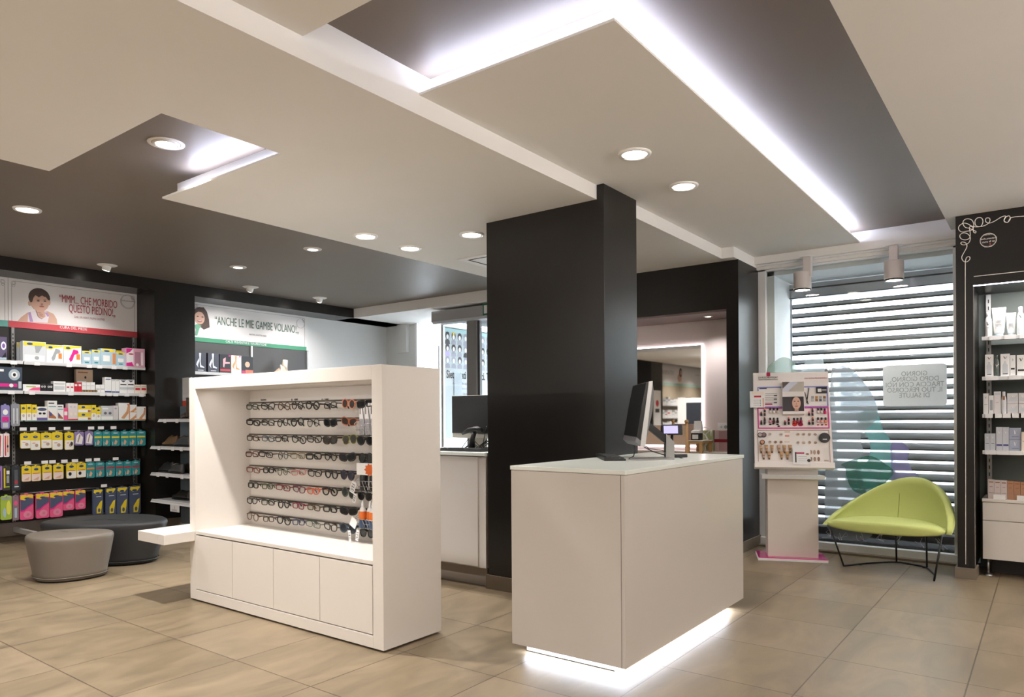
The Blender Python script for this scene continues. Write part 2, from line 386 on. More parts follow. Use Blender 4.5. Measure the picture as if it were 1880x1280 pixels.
for i in range(2600):
    a = rnd.uniform(0, 2*PI); r = 1.25*math.sqrt(rnd.random()); h = rnd.uniform(-1, 1)
    p = Vector((r*math.cos(a)*.5, r*math.sin(a), 2.55+h*1.05*math.sqrt(max(0, 1-(r/1.3)**2))))
    u = Vector((rnd.uniform(-1, 1), rnd.uniform(-1, 1), rnd.uniform(-1, 1))).normalized()*.035; v = u.orthogonal().normalized()*.016
    lf.poly([p-u, p+v, p+u, p-v], leafm)
lf.build('crown', tr)

# ------------------------------------------------------------------ entrance
porch = mat('dark_porch_soffit', '#4d4a4a', .5)
struct('trim_6', MB().box(7.72, 9.3, 3.8, 6.98, 2.70, 2.84, porch), label='dark soffit of the entrance porch')
gdark = mat('grey_operator_cover', '#a8a7a8', .4, .2)
dh = thing('door_operator', 'long grey sliding door operator box above the entrance', 'door operator', (7.46, 6.0, 2.634))
b = MB(); b.prism([(0.0, .03), (.03, 0), (.2, 0), (.2, .175), (0, .175)], -1.4, 1.025, gdark, 'y'); b.build('cover', dh, bevel=.003, fix=True)
MB().box(.205, .23, -1.4, .95, .175, .206, gdark).build('mounting_bracket', dh)
ex = onX(893, 568, 7.455)
es = thing('exit_sign', 'green and white exit sign half hidden behind the dark column', 'sign', (7.45, ex.y-.02, ex.z))
b = MB(); b.box(-.004, .006, -.09, .075, -.08, .08, mat('exit_green', '#0d6b4c', .5)); b.box(-.006, -.004, -.03, .055, -.055, .055, white_pl); b.build('panel', es)
d1 = thing('door_1', 'grey framed sliding glass entrance door behind the monitor', 'door', (7.6, 6.0, 0))
d1['kind'] = 'structure'
yp0 = onX(859, 700, 7.6).y-6; yp1 = onX(881, 700, 7.6).y-6
b = MB(); b.box(-.02, .03, yp1+.04, yp0, .02, 2.64, mat('door_post_grey', '#8f8d8c', .4, .3)); b.box(.0, .05, yp1, yp1+.04, .02, 2.64, mat('door_post_dark', '#4c4b4c', .4, .3)); b.build('post', d1)
MB().box(.0, .008, yp0, .98, .02, 2.63, glass).build('pane', d1)
MB().box(.0, .008, -1.9, yp1, .02, 2.63, glass).build('pane', d1)
w2 = struct('window_2', MB().box(7.66, 7.70, 6.985, 7.03, 0, 2.66, white_pl).box(7.7, 8.95, 7.0, 7.04, 2.60, 2.64, white_pl).box(8.9, 8.95, 7.0, 7.04, 0, 2.6, white_pl))
MB().box(7.7, 8.9, 7.02, 7.026, .02, 2.6, glass).build('pane', w2)
struct('trim_7', MB().box(8.36, 8.40, 8.20, 8.24, 0, 2.84, white_pl).box(8.42, 8.44, 7.76, 7.785, 0, 2.45, alu))
struct('wall_porch', MB().box(9.6, 9.7, 7.3, 9.4, 0, 3.2, mat('bright_porch_wall', '#f1f3f5', .8)))

# poster on the glass
pl, pr = onY(813.6, 599.7, 7.0), onY(900, 609, 7.0)
pw = pr.x-pl.x+.15; pz1 = 2.52; pz0 = 1.0
po = thing('window_poster', 'large white glass poster with rows of grey portraits and a slogan', 'poster', (pl.x, 7.0, pz0))
film('poster_film', '#a6adb1', .97, glow=.12)
MB().box(0, pw, 0, .004, 0, pl.z-pz0, MATS['poster_film']).build('sheet', po)
MB().box(0, pw, -.002, 0, pl.z-pz0-.07, pl.z-pz0-.01, mat('poster_teal', '#9fbfc0', .6)).build('header_band', po)
hair = mat('ink_black', '#2a2a2e', .7); greyink = mat('ink_grey', '#8d8f99', .7); skin = mat('ink_pale', '#d9d6d8', .7); lil = mat('ink_lilac', '#a79ccb', .7); yel = mat('ink_yellow', '#e0c04a', .7)
rr = random.Random(5)
hh = pl.z-pz0
for r in range(3):
    for c in range(8):
        cx = .09+c*.135; cz = hh-.15-r*.175
        if cx > pw-.06: continue
        f = MB()
        hm = [hair, greyink, hair, greyink, hair][rr.randrange(5)]
        f.ell(cx, cz+.03, .046, .058, -.002, -.0015, hm, 14); f.ell(cx, cz+.012, .026, .034, -.003, -.002, skin, 12)
        bm_ = lil if (r == 1 and c == 0) else [greyink, hair, greyink][rr.randrange(3)]
        f.prism([(cx-.055, cz-.095), (cx+.055, cz-.095), (cx+.045, cz-.04), (cx, cz-.02), (cx-.045, cz-.04)], -.0022, -.0015, bm_, 'y')
        if r == 0 and c == 1: f.box(cx-.02, cx+.02, -.0025, -.002, cz+.04, cz+.085, yel)
        f.build('portrait', po)
tz = onY(855, 690, 7.0).z-pz0
fit(text('Siete stati fantastici. Tutti', .12, hair, po, (.06, -.003, tz), align='LEFT', bold=.0025), pw-.1, .12)
for i in range(3):
    text(['non solo la qualita del vo', 'stro lavoro conosciamo, e', 'con fiducia insieme.'][i], .055, greyink, po, (.2+.02*i, -.003, tz-.12-.075*i), align='LEFT')
nt = MB(); nt.box(.22, .40, -.012, -.008, tz-.42, tz+.03, film('notice_film', '#aab4ba', .6)); 
for i in range(5): nt.box(.21, .41, -.013, -.012, tz-.05-.07*i, tz-.045-.07*i, greyink)
tag(nt.build('opening_hours_notice', None), 'small pale hours notice hung in front of the portrait poster', 'notice')
bpy.data.objects['opening_hours_notice'].location = (pl.x, 7.0, pz0)

# ------------------------------------------------------------------ ceiling fittings
ring_m = mat('lamp_ring_white', '#efece8', .4)
def downlight(x, y, z, label, power=38, r=.075, size=2.2, dark=False, col=WARM, group='recessed round downlights'):
    t = thing('downlight', label, 'ceiling light', (x, y, z), 0, group)
    MB().lathe([(r*1.0, -.012), (r*1.22, -.012), (r*1.28, -.002), (r*1.28, 0), (r*1.0, 0)], ring_m, 32, cap=False).build('trim_ring', t)
    MB().lathe([(0.0001, -.006), (r*.98, -.006), (r, -.002), (r, 0)], lamp_on, 28).build('lamp_lens', t)
    spot('downlight_beam', (0, 0, -.03), power, size, .7, col, rad=r*.8, parent=t)
    return t
P_ = 88
for (px, py, z, lb, dk) in (
    (1165, 282, ZP, 'bright round downlight in the floating panel, nearer of the two right of the column', 0),
    (1255, 341, ZP, 'bright round downlight in the floating panel, farther of the two right of the column', 0),
    (50, 384, ZD, 'round downlight in the dark ceiling at the far left edge', 0),
    (671, 433, ZS, 'leftmost of three bright downlights in the white slab left of the column', 0),
    (753, 455, ZS, 'middle one of three bright downlights in the white slab left of the column', 0),
    (866, 430, ZS, 'bright downlight in the white slab closest to the column left side', 0)):
    p = onZ(px, py, z); downlight(p.x, p.y, z, lb, P_*(.34 if z == ZP else 1), .078)
p = onZ(305, 263, ZD); t = downlight(p.x, p.y, ZD, 'round downlight with a wide white ring in the notch of the slab', P_*3.6, .062, 1.9)
MB().lathe([(.082, -.004), (.104, -.004), (.106, 0), (.08, 0)], ring_m, 32, cap=False).build('outer_ring', t)
for (px, py, lb) in ((574, 457, 'small lit downlight in the dark ceiling behind the white slab edge'), (437, 490, 'small lit downlight in the dark ceiling above the shoe shelves')):
    p = onZ(px, py, ZD); t = downlight(p.x, p.y, ZD, lb, 22, .05)
    MB().lathe([(.066, -.005), (.088, -.005), (.09, 0), (.064, 0)], ring_m, 28, cap=False).build('outer_ring', t)
# unseen downlights of the same kind, added to light the shop around the camera
for (x, y, z) in ((.9, 1.0, ZP), (-1.4, 1.0, ZP), (-.3, 3.6, ZS), (-2.6, 3.6, ZS), (.6, 3.0, ZS), (.3, 6.5, ZD), (-2, 6.5, ZS), (-4.5, 6.8, ZS), (-6.5, 6.8, ZS), (-5, 2.5, ZS), (3.6, -.9, ZP), (5.6, -.7, ZP), (1.2, -1.2, ZP)):
    if z == ZS and y < 2.5: continue
    downlight(x, y, z-.0005, 'recessed round downlight added out of frame to light the shop', P_*(.25 if x > 3 else .45 if x == .9 else 2 if x < -4 else 1.0 if y > 2.9 and x > -3 else 1), .078, group='downlights added out of frame')
# turnable projecting spots
for (px, py, lb, aim) in ((197, 487, 'leftmost small white gimbal spot above the foot-care sign', (-.25, .50, -1.35)), (460, 527, 'small white gimbal spot above the black pier, middle of three', (.0, .75, -1.25)), (587, 547, 'rightmost small white gimbal spot near the white lintel', (.1, .7, -1.3))):
    p = onZ(px, py, ZD); t = thing('gimbal_spotlight', lb, 'ceiling light', (p.x, p.y, ZD), 0, 'small gimbal spots along the left wall')
    MB().lathe([(.0, -.012), (.08, -.010), (.1, 0)], ring_m, 28).build('base_plate', t)
    a = Vector(aim).normalized()
    MB().tube([Vector((0, 0, -.005)), Vector((0, 0, -.01))+a*.05], .042, ring_m, 18).build('lamp_head', t)
    MB().tube([Vector((0, 0, -.01))+a*.0505, Vector((0, 0, -.01))+a*.052], .034, lamp_on, 16).build('lamp_lens', t)
    spot('gimbal_beam', Vector((0, 0, -.03))+a*.07, 52, 1.9, 1.0, NEUT, aim, .03, t)
for (x, lb) in ((2.3, 'gimbal spot over the toothbrush bay'), (.4, 'gimbal spot over the bay left of the frame'), (-5.2, 'gimbal spot over the far bay'), (-6.8, 'gimbal spot over the farthest bay')):
    t = thing('gimbal_spotlight', lb, 'ceiling light', (x, 7.9, ZD if x > 0 else ZS), 0, 'small gimbal spots along the left wall')
    MB().lathe([(.0, -.012), (.08, -.010), (.1, 0)], ring_m, 28).build('base_plate', t)
    spot('gimbal_beam', (0, 0, -.05), 55 if x > 0 else 90, 1.9, 1.0, NEUT, (0, .5, -1.3), .03, t)
# white cylinder spots in front of the window
for (px, py, lb) in ((1483, 481, 'left white cylinder spotlight hanging in front of the shop window'), (1641, 462, 'right white cylinder spotlight hanging in front of the shop window')):
    q = onX(px, py, 7.1); x = 7.1; t = thing('cylinder_spotlight', lb, 'ceiling light', (x, q.y, 2.80), 0, 'cylinder spotlights in the window')
    off = .05 if px < 1500 else 0
    MB().lathe([(.07, -.006), (.07, 0)], ring_m, 24).build('ceiling_plate', t)
    MB().box(-.035, .035, -.035, .035, -.19, -.004, mat('spot_grey_white', '#cfc6c2', .4)).build('arm', t, bevel=.003)
    c = MB(); c.lathe([(.078, -.30), (.08, -.295), (.08, -.145), (.078, -.14), (.0001, -.14)], mat('spot_grey_white'), 32, (0, off, 0), cap=False); c.lathe([(.068, -.315), (.078, -.315), (.078, -.3), (.068, -.3)], black_pl, 28, (0, off, 0), cap=False); c.build('lamp_body', t)
    MB().lathe([(.0001, -.308), (.068, -.308)], lamp_on, 24, (0, off, 0)).build('lamp_lens', t)
    spot('cylinder_beam', (0, off, -.33), 13, 1.7, .6, NEUT, (-.35, 0, -1), .05, t)
# small lamp in the niche soffit
p = onX(1300, 575.5, 6.9); t = thing('niche_downlight', 'tiny oval downlight in the soffit above the make-up mirror', 'ceiling light', (6.93, onX(1300, 575, 6.93).y, 2.30))
MB().lathe([(.028, -.005), (.045, -.004), (.046, 0)], ring_m, 24, cap=False).build('trim_ring', t); MB().lathe([(.0001, -.006), (.028, -.005)], lamp_on, 18).build('lamp_lens', t)
spot('niche_beam', (0, 0, -.02), 16, 2.2, .7, NEUT, rad=.03, parent=t)
# air grille in the white slab
p = onZ(872, 481, ZS); t = thing('air_grille', 'white ceiling air grille beside the column top', 'air vent', (p.x+.1, p.y-.25, ZS))
MB().box(-.3, .3, -.3, .3, -.012, 0, ring_m).build('frame', t, bevel=.004)
b = MB(); b.box(-.25, .25, .20, .215, -.014, -.012, dark_gap); b.box(-.25, -.235, -.2, .215, -.014, -.012, dark_gap); b.build('slot', t)

# ------------------------------------------------------------------ eyewear display cabinet
KX0, KX1, KY0, KY1, KZ = 2.724, 3.193, 2.940, 4.955, 1.597
kt = thing('eyewear_cabinet', 'white freestanding display cabinet filled with rails of eyeglasses', 'display cabinet', (KX0, KY0, 0))
def kb(x0, x1, y0, y1, z0, z1, m, name, bev=.002, extra=None, label=None):
    b = MB(); b.box(x0-KX0, x1-KX0, y0-KY0, y1-KY0, z0, z1, m)
    if extra: extra(b)
    return b.build(name, kt, bevel=bev, label=label)
kb(KX0, KX1, KY0, 3.025, .012, KZ, white_lam, 'side_panel'); kb(KX0, KX1, 4.875, KY1, .012, KZ, white_lam, 'side_panel')
kb(KX0, KX1, 3.025, 4.875, 1.515, KZ, white_lam, 'top_panel')
kb(KX0+.05, KX1-.03, KY0+.05, KY1-.05, 0, .012, dark_gap, 'plinth')
kb(KX0, KX1, 3.025, 4.875, .012, .082, white_lam, 'base_panel')
kb(3.165, KX1, 3.025, 4.875, .082, 1.515, white_lam, 'back_panel')
kb(KX0+.0, 3.165, 3.025, 4.875, .478, .502, white_lam, 'counter_shelf')
kb(KX0+.022, 3.165, 3.025, 4.875, .1, .47, dark_gap, 'carcass', 0)
for i, (ya, yb) in enumerate(((3.03, 3.49), (3.494, 3.952), (3.956, 4.414), (4.418, 4.874))):
    kb(KX0, KX0+.02, ya, yb, .088, .470, white_lam, 'door', .001)
kb(KX1, KX1+.006, 3.07, 4.80, .2, 1.52, mat('anthracite_panel', '#2a2b30', .6, spec=.2), 'poster_panel', 0, label='anthracite panel on the rear')
# slatted rails
RZ = [onX(459, y, 3.16).z for y in (739.5, 768.5, 797, 825.5, 854, 882.5, 911.5, 939.5)]
for z in RZ:
    b = MB(); b.box(3.150-KX0, 3.165-KX0, 3.03-KY0, 4.87-KY0, z-.003, z+.003, mat('rail_bronze', '#6b6157', .4, .6)); b.box(3.146-KX0, 3.150-KX0, 3.03-KY0, 4.87-KY0, z-.005, z-.003, dark_gap); b.build('rail', kt)
strip('shelf_light', (2.80, 3.1, 1.505), (2.80, 4.8, 1.505), .02, 1.4, (.35, 0, -1), NEUT)
for px, s in ((484, 'lunettes'), (541, '0 - 1000'), (597, '0 - 1000'), (649, 'eyewear')):
    q = onX(px, 737, 3.164); text(s, .022, black_pl, kt, (3.163-KX0, q.y-KY0, onX(px, 735, 3.164).z+.004), 'rail_lettering', rot=(PI/2, 0, -PI/2))

# ---- eyeglasses
_gm = {}
def gm(c, metal_=0.): return mat('frame_'+c.lstrip('#'), c, .3, metal_)
def rim_pts(hw, hh, shape, cx, n=22):
    pts = []
    for k in range(n):
        a = 2*PI*k/n; ca, sa = math.cos(a), math.sin(a)
        e = {'round': 1., 'rect': .55, 'cat': .7, 'pilot': .8}[shape]
        x = hw*math.copysign(abs(ca)**e, ca); z = hh*math.copysign(abs(sa)**e, sa)
        if shape == 'cat': z += .2*hh*(x/hw)*(1 if cx > 0 else -1)
        if shape == 'pilot' and sa < 0: x *= .82
        pts.append((cx+x, z))
    return pts
def make_glasses(shape, fc, sun, thick):
    key = (shape, fc, sun, thick)
    if key in _gm: return _gm[key]
    hw, hh = {'round': (.025, .023), 'rect': (.028, .017), 'cat': (.028, .019), 'pilot': (.029, .023)}[shape]
    if sun: hw *= 1.08; hh *= 1.12
    r = thick; f = MB(); m = gm(fc)
    for s in (-1, 1):
        f.tube([(x, 0, z) for x, z in rim_pts(hw, hh, shape, s*.035)], r, m, 6, True)
        f.tube([(s*(.035+hw*.97), 0, hh*.45), (s*.069, .004, hh*.5)], r*1.3, m, 6)
    f.tube([(-.035+hw*.9, 0, hh*.35), (-.004, -.004, hh*.5), (.004, -.004, hh*.5), (.035-hw*.9, 0, hh*.35)], r*1.1, m, 6)
    lm = mat('sun_lens_'+sun.lstrip('#'), sun, .12, 0, spec=.6) if sun else lens_clear
    L = []
    for s in (-1, 1):
        l = MB(); pts = rim_pts(hw*.97, hh*.97, shape, s*.035); l.prism(pts, -.0006, .0006, lm, 'y'); L.append(l.mesh('lens'))
    Tm = []
    for s in (-1, 1):
        t = MB(); t.tube([(s*.069, .004, hh*.5), (s*.066, .045, hh*.45), (s*.06, .08, -.004), (s*.056, .092, -.022)], r*1.1, m, 6); Tm.append(t.mesh('temple'))
    _gm[key] = (f.mesh('frame'), L, Tm); return _gm[key]
def glasses(loc, rz, tilt, spec, label, scale=1.):
    shape, fc, sun, thick = spec
    fr, L, Tm = make_glasses(shape, fc, sun, thick)
    t = thing('sunglasses' if sun else 'eyeglasses', label, 'sunglasses' if sun else 'eyeglasses', loc, rz, 'sunglasses on the cabinet rails' if sun else 'eyeglasses on the cabinet rails')
    t.rotation_euler = (0, tilt, rz); t.scale = (scale,)*3
    for me, nm in [(fr, 'frame')]+[(x, 'lens') for x in L]+[(x, 'temple') for x in Tm]:
        o = bpy.data.objects.new(nm, me); C.objects.link(o); o.parent = t
K = '#15120f'
T0, T1, T2 = .0023, .0032, .0042
G = {  # look: (shape, frame colour, lens colour, thickness)
 'black rectangular': ('rect', K, None, T1), 'thick black rectangular': ('rect', K, None, T2), 'green-tinged black': ('rect', '#1d2a18', None, T1),
 'black round': ('round', K, None, T1), 'thin black round': ('round', K, None, T0), 'black cat-eye': ('cat', K, None, T1), 'brown round': ('round', '#5a4130', None, T1),
 'dark brown rectangular': ('rect', '#3c261a', None, T1), 'grey-blue rectangular': ('rect', '#4c5560', None, T1), 'maroon rectangular': ('rect', '#541d20', None, T1),
 'thin gold': ('rect', '#7a6642', None, T0), 'reddish tortoiseshell': ('rect', '#6e3328', None, T1), 'thin dark green': ('round', '#38432b', None, T0),
 'pink': ('rect', '#c77a7a', None, T0), 'yellow-green and black': ('rect', '#3c4420', None, T1), 'dark red': ('rect', '#7a2c30', None, T1), 'plum': ('cat', '#6c3848', None, T1),
 'coral orange': ('cat', '#d9623f', None, T1), 'crimson': ('rect', '#7d1b35', None, T1), 'black and yellow': ('rect', '#4d4226', None, T1), 'dark blue': ('rect', '#2c3350', None, T1),
 'thin green': ('rect', '#3f5140', None, T0), 'brown half-rim': ('cat', '#33231b', None, T1), 'thick black round': ('round', K, None, T2),
 'round orange': ('round', '#d07a55', '#2d2420', T1), 'large black': ('rect', K, '#15171a', T2), 'black': ('cat', K, '#191c20', T2), 'brown-orange': ('cat', '#a1542c', '#2d2018', T1),
 'dark brown': ('cat', '#2a1d14', '#221a14', T2), 'olive': ('pilot', '#85873a', '#2f2b22', T0), 'black round sun': ('round', K, '#17191a', T2), 'dark purple': ('round', '#2c2438', '#22222e', T2),
 'green-grey': ('round', '#3b463b', '#1f2523', T2), 'blue-grey': ('round', '#2c3d4a', '#1c252c', T2)}
ROWS = [
 [(463, 747, 'green-tinged black'), (492, 746, 'black cat-eye'), (521.5, 746, 'brown round'), (546, 744.5, 'black round'), (574, 744.5, 'thick black round'), (606.5, 744, 'black rectangular'), (640, 741.5, 'round orange'), (671, 741, 'large black')],
 [(465, 776, 'thick black rectangular'), (492, 776, 'black rectangular'), (519, 776, 'black round'), (546, 775, 'thick black round'), (575, 776.5, 'thin black round'), (606.5, 776, 'black'), (641, 774, 'brown-orange')],
 [(464, 804.5, 'dark brown rectangular'), (492, 805.5, 'grey-blue rectangular'), (517, 805.5, 'black rectangular'), (549, 807, 'black round'), (577, 806.5, 'black cat-eye'), (606, 808, 'dark brown'), (642, 807, 'olive'), (671, 808.5, 'black round sun')],
 [(463, 834, 'maroon rectangular'), (488, 834.5, 'black rectangular'), (520, 836.5, 'thin black round'), (547, 837, 'thin gold'), (576, 838, 'thick black rectangular'), (607, 838.5, 'black round'), (638, 839.5, 'black'), (672, 841, 'black round sun')],
 [(465, 863, 'reddish tortoiseshell'), (493, 863.5, 'thick black rectangular'), (519, 866, 'thin dark green'), (548, 867.5, 'pink'), (578, 869, 'black cat-eye'), (608.5, 871, 'thick black round'), (638, 872.5, 'dark purple')],
 [(465, 891, 'thick black rectangular'), (491, 893, 'yellow-green and black'), (519.5, 895.5, 'dark red'), (549, 898.5, 'plum'), (575, 901.5, 'coral orange'), (606, 902.5, 'thick black round'), (640, 905, 'green-grey')],
 [(463, 919.5, 'black cat-eye'), (492, 922.5, 'black rectangular'), (521, 926, 'thick black round'), (547.5, 929, 'crimson'), (576, 932, 'black and yellow'), (606, 935, 'thick black rectangular'), (640, 938, 'black')],
 [(464, 949, 'brown round'), (493, 953, 'dark brown rectangular'), (521, 956, 'thick black round'), (548, 959, 'dark blue'), (575, 963, 'thin green'), (607, 968, 'brown half-rim'), (639, 970, 'blue-grey')]]
rr = random.Random(11)
RN = ['top', 'second', 'third', 'fourth', 'fifth', 'sixth', 'seventh', 'bottom']
for r, row in enumerate(ROWS):
    for c, (px, py, look) in enumerate(row):
        p = onX(px, py, 3.065); sp = G[look]; nm = look.replace(' sun', '')
        glasses((3.065, p.y, p.z), -PI/2+rr.uniform(-.12, .12), rr.uniform(-.1, .1), sp, '%s %s, %s from left on the %s rail' % (nm, 'sunglasses' if sp[2] else 'eyeglasses', ORD[c], RN[r]), 1.12 if sp[2] else 1.1)
for (px, py, lb) in ((670, 911, 'black sunglasses peeking out under the middle wire basket'), (674, 979, 'black sunglasses peeking out under the lowest wire basket')):
    p = onX(px, py, 3.08); glasses((3.08, p.y, p.z), -PI/2, 0, G['black round sun'], lb)
# swing tags hanging by the last column
for i, (px, py, rot, lb) in enumerate(((648, 895, .4, 'white price tag with black barcode beside the green-grey sunglasses'), (651, 915, .3, 'small swing tag hanging below the barcode tag'), (649, 960, .5, 'square white swing tag beside the lowest basket'), (642, 984, -.1, 'long white swing tag hanging lowest on the left'), (656, 983, .15, 'long white swing tag under the lowest basket'))):
    p = onX(px, py, 3.04); t = thing('swing_tag', lb, 'price tag', (3.04, p.y, p.z), -PI/2); t.rotation_euler = (0, rot, -PI/2)
    b = MB(); w, h = ((.045, .075), (.028, .06), (.06, .06), (.02, .07), (.025, .07))[i]
    b.box(-w/2, w/2, -.0008, .0008, -h/2, h/2, white_pl)
    if i != 2:
        for q in range(6): b.box(-w*.35, w*.35, -.0014, -.0008, h*(-.36+.12*q), h*(-.36+.12*q+(.03, .06)[q % 2]), black_pl)
    b.build('card', t); MB().tube([(0, 0, h/2), (.005, 0, h/2+.02), (0, .02, h/2+.03)], .0007, black_pl, 4).build('string', t)
# wire baskets
wire = mat('chrome_wire', '#c8c8cc', .25, .9)
def basket(px0, px1, py0, py1, label):
    a = onX(px0, py0, 3.06); b_ = onX(px1, py1, 3.06); w = a.y-b_.y; h = a.z-b_.z
    t = thing('wire_basket', label, 'basket', (3.06, a.y, b_.z), -PI/2, 'wire baskets hung on the cabinet rails')
    m = MB(); n = 6
    for i in range(n+1):
        x = w*i/n; m.tube([(x, .07, h), (x, .07, .01), (x, 0, 0), (x, -.03, h*.6)], .0013, wire, 5)
    for zz, yy in ((0, 0), (h*.3, -.015), (h*.6, -.03)): m.tube([(0, yy, zz), (w, yy, zz)], .0014, wire, 5)
    m.tube([(0, -.03, h*.6), (0, .07, h)], .0016, wire, 5); m.tube([(w, -.03, h*.6), (w, .07, h)], .0016, wire, 5); m.tube([(0, .07, h), (w, .07, h)], .0016, wire, 5)
    m.build('wire_frame', t); return (a.y, b_.z, w, h)
y0, z0, w, h = basket(657, 694, 762, 802, 'upper wire basket holding grey-patterned pouches')
pouch = mat('pouch_pattern', '#9c9ba0', .6, noise=.7, nscale=90); pouch2 = mat('pouch_white', '#e4e2e2', .5)
for i in range(4):
    t = thing('spectacle_pouch', '%s grey-patterned spectacle pouch from left in the upper wire basket' % ORD[i], 'pouch', (3.065, y0-.008-i*.052, z0+.012), -PI/2, 'pouches in the upper basket')
    b = MB(); b.box(0, .046, 0, .02, 0, .10, pouch); b.box(0, .046, .0, .018, .10, .2, pouch2); b.poly([(.04, -.001, .1), (.046, -.001, .1), (.03, -.001, .2), (.022, -.001, .2)], black_pl); b.box(.006, .012, -.001, 0, .13, .18, black_pl)
    b.build('body', t)
y0, z0, w, h = basket(660, 694, 868, 906, 'middle wire basket holding dark grey cases')
t = thing('lens_case_pack', 'white pack with an orange burst label in the middle basket', 'pack', (3.045, y0-.02, z0+.05), -PI/2)
b = MB(); b.box(-.03, .16, 0, .012, .06, .135, white_pl); b.build('card', t)
b = MB(); star = [(.09+(.045 if k % 2 else .032)*math.cos(PI*k/9), .095+(.04 if k % 2 else .03)*math.sin(PI*k/9)) for k in range(18)]; b.prism(star, -.003, 0, mat('burst_orange', '#d2622a', .5), 'y'); b.build('burst_label', t, label='orange burst label')
for i in range(2):
    t = thing('spectacle_case', '%s dark grey hard spectacle case above the middle basket' % ('nearer' if i else 'farther'), 'case', (3.075, y0-.0-i*.1, z0+.185+.02*i), -PI/2)
    MB().loft([[(x, y, zz) for x, y, zz in [(cx+.0, .03*math.cos(a)+.02, .018*math.sin(a)*s_) for a in [2*PI*k/12 for k in range(12)]]] for cx, s_ in ((-.01, .3), (.0, .8), (.03, 1), (.12, 1), (.15, .8), (.16, .3))], mat('case_slate', '#474d55', .4)).build('shell', t)
for i in range(2):
    t = thing('spectacle_case', 'black slim case standing %s in the middle basket' % ('on the right' if i else 'on the left'), 'case', (3.07, y0-.03-i*.09, z0+.01), -PI/2)
    MB().lathe([(.022, 0), (.026, .01), (.026, .09), (.018, .11), (.0001, .112)], black_pl, 14).build('shell', t)
y0, z0, w, h = basket(660, 694, 940, 974, 'lowest wire basket holding orange-banded bottles')
for i in range(4):
    t = thing('lens_cleaner_bottle', '%s white bottle with orange band from left in the lowest basket' % ORD[i], 'bottle', (3.06+.02*(i % 2), y0-.03-i*.048, z0+.005), -PI/2, 'bottles in the lowest basket')
    MB().lathe([(.021, 0), (.023, .004), (.023, .06)], mat('bottle_navy', '#2c4563', .4), 16).build('body', t)
    MB().lathe([(.0232, .055), (.0235, .105)], mat('band_orange', '#e0742c', .4), 16).build('label_band', t, label='orange band')
    MB().lathe([(.023, .105), (.016, .125), (.009, .13), (.009, .135)], white_pl, 16).build('shoulder', t)
    MB().lathe([(.010, .133), (.009, .15), (.004, .17), (.0001, .172)], white_pl, 14).build('cap', t)

# slab shelf at the left end of the cabinet
t = thing('side_bench', 'thick white slab shelf jutting out from the cabinet left end', 'shelf', (2.498, 4.895, 0))
b = MB(); b.box(0, .69, .065, .36, .43, .50, white_lam); b.box(0, .224, -.01, .0651, .43, .50, white_lam); b.build('slab', t, bevel=.002)
# mirror panel standing behind the cabinet
t = thing('leaning_panel', 'narrow white panel with an orange foot just left of the cabinet', 'panel', (0, 0, 0))
q0, q1 = onX(335.5, 694, 4.585), onX(352, 694, 4.585); qb = onX(336, 736, 4.585)
t.location = (4.585, q1.y, qb.z); MB().box(-.006, .006, 0, q0.y-q1.y, 0, q0.z-qb.z, white_pl).build('board', t)
MB().box(-.007, .006, (q0.y-q1.y)*.6, (q0.y-q1.y)*.97, 1.4605-qb.z, 0, mat('orange_foot', '#d8553d', .5)).build('foot', t, label='orange foot')

# ------------------------------------------------------------------ front counter
ct = thing('service_counter', 'white service counter with a light strip glowing under its base', 'counter', (3.153, 1.675, 0))
cw, cd = 1.705, .701
lam2 = mat('warm_white_counter_laminate', '#cac3bc', .32)
b = MB(); b.box(.0, cw, 0, cd, .05, 1.008, lam2); b.build('body', ct, bevel=.002)
b = MB(); b.box(-.0008, .002, .02, .022, .05, 1.008, dark_gap); b.build('panel_joint', ct)
MB().box(-.004, cw+.012, -.006, cd+.004, 1.010, 1.032, white_glass).build('worktop', ct, bevel=.002)
MB().box(.07, cw-.1, .07, cd-.05, 0, .05, white_pl).build('plinth', ct)
MB().box(.066, .07, .1, cd-.05, .001, .004, dark_gap).build('plinth_seal', ct)
for a, b_, aim, pw_ in (((3.215, 1.74, .045), (3.215, 2.33, .045), (-.7, 0, -1), 1.5), ((3.215, 1.737, .045), (4.72, 1.737, .045), (0, -.7, -1), 4.6)):
    strip('plinth_light', a, b_, .012, pw_, aim, (.80, .86, 1))
# --- monitor seen edge-on
scr_grey = mat('monitor_grey_shell', '#77767a', .4)
q = Z0 = onZ(1163, 846, 1.032)
def along(px, py): return onZ(px, py, 1.032)
mo = along(1217, 842); ms = thing('desk_monitor', 'large monitor seen from the side on a sloping arm on the counter', 'monitor', (mo.x, mo.y, 1.032))
fo, ft, st = atD(1160, 1)*0, 0, 0
dep = (Vector((mo.x, mo.y, 0))).dot(fw)
def MP(px, py, dd=0.):   # point in the plane facing the viewer through the monitor foot
    d = ray(px, py); p = O + d*(dep+dd); return p - Vector((mo.x, mo.y, 1.032))
b = MB()
side = [(1183, 703), (1187, 706), (1186, 722), (1183, 757), (1176, 790), (1168, 818), (1163, 817), (1157, 809)]
vd = fw.copy(); nn = 0
def slab(pts, d0, d1, m, name, parent=ms, origin=(mo.x, mo.y, 1.032), bevel=0, label=None):
    base = [O + ray(px, py)*dep - Vector(origin) for px, py in pts]
    vs = [p + fw*d0 for p in base] + [p + fw*d1 for p in base]; n = len(base); x = MB()
    x.raw(vs, [tuple(range(n)), tuple(reversed(range(n, 2*n)))] + [((i+1) % n, i, n+i, n+(i+1) % n) for i in range(n)], m)
    return x.build(name, parent, bevel=bevel, fix=True, label=label)
slab([(1178, 704), (1185, 703), (1172, 818), (1163, 817), (1165, 800), (1172, 750)], -.24, .26, alu, 'bezel', bevel=.002)
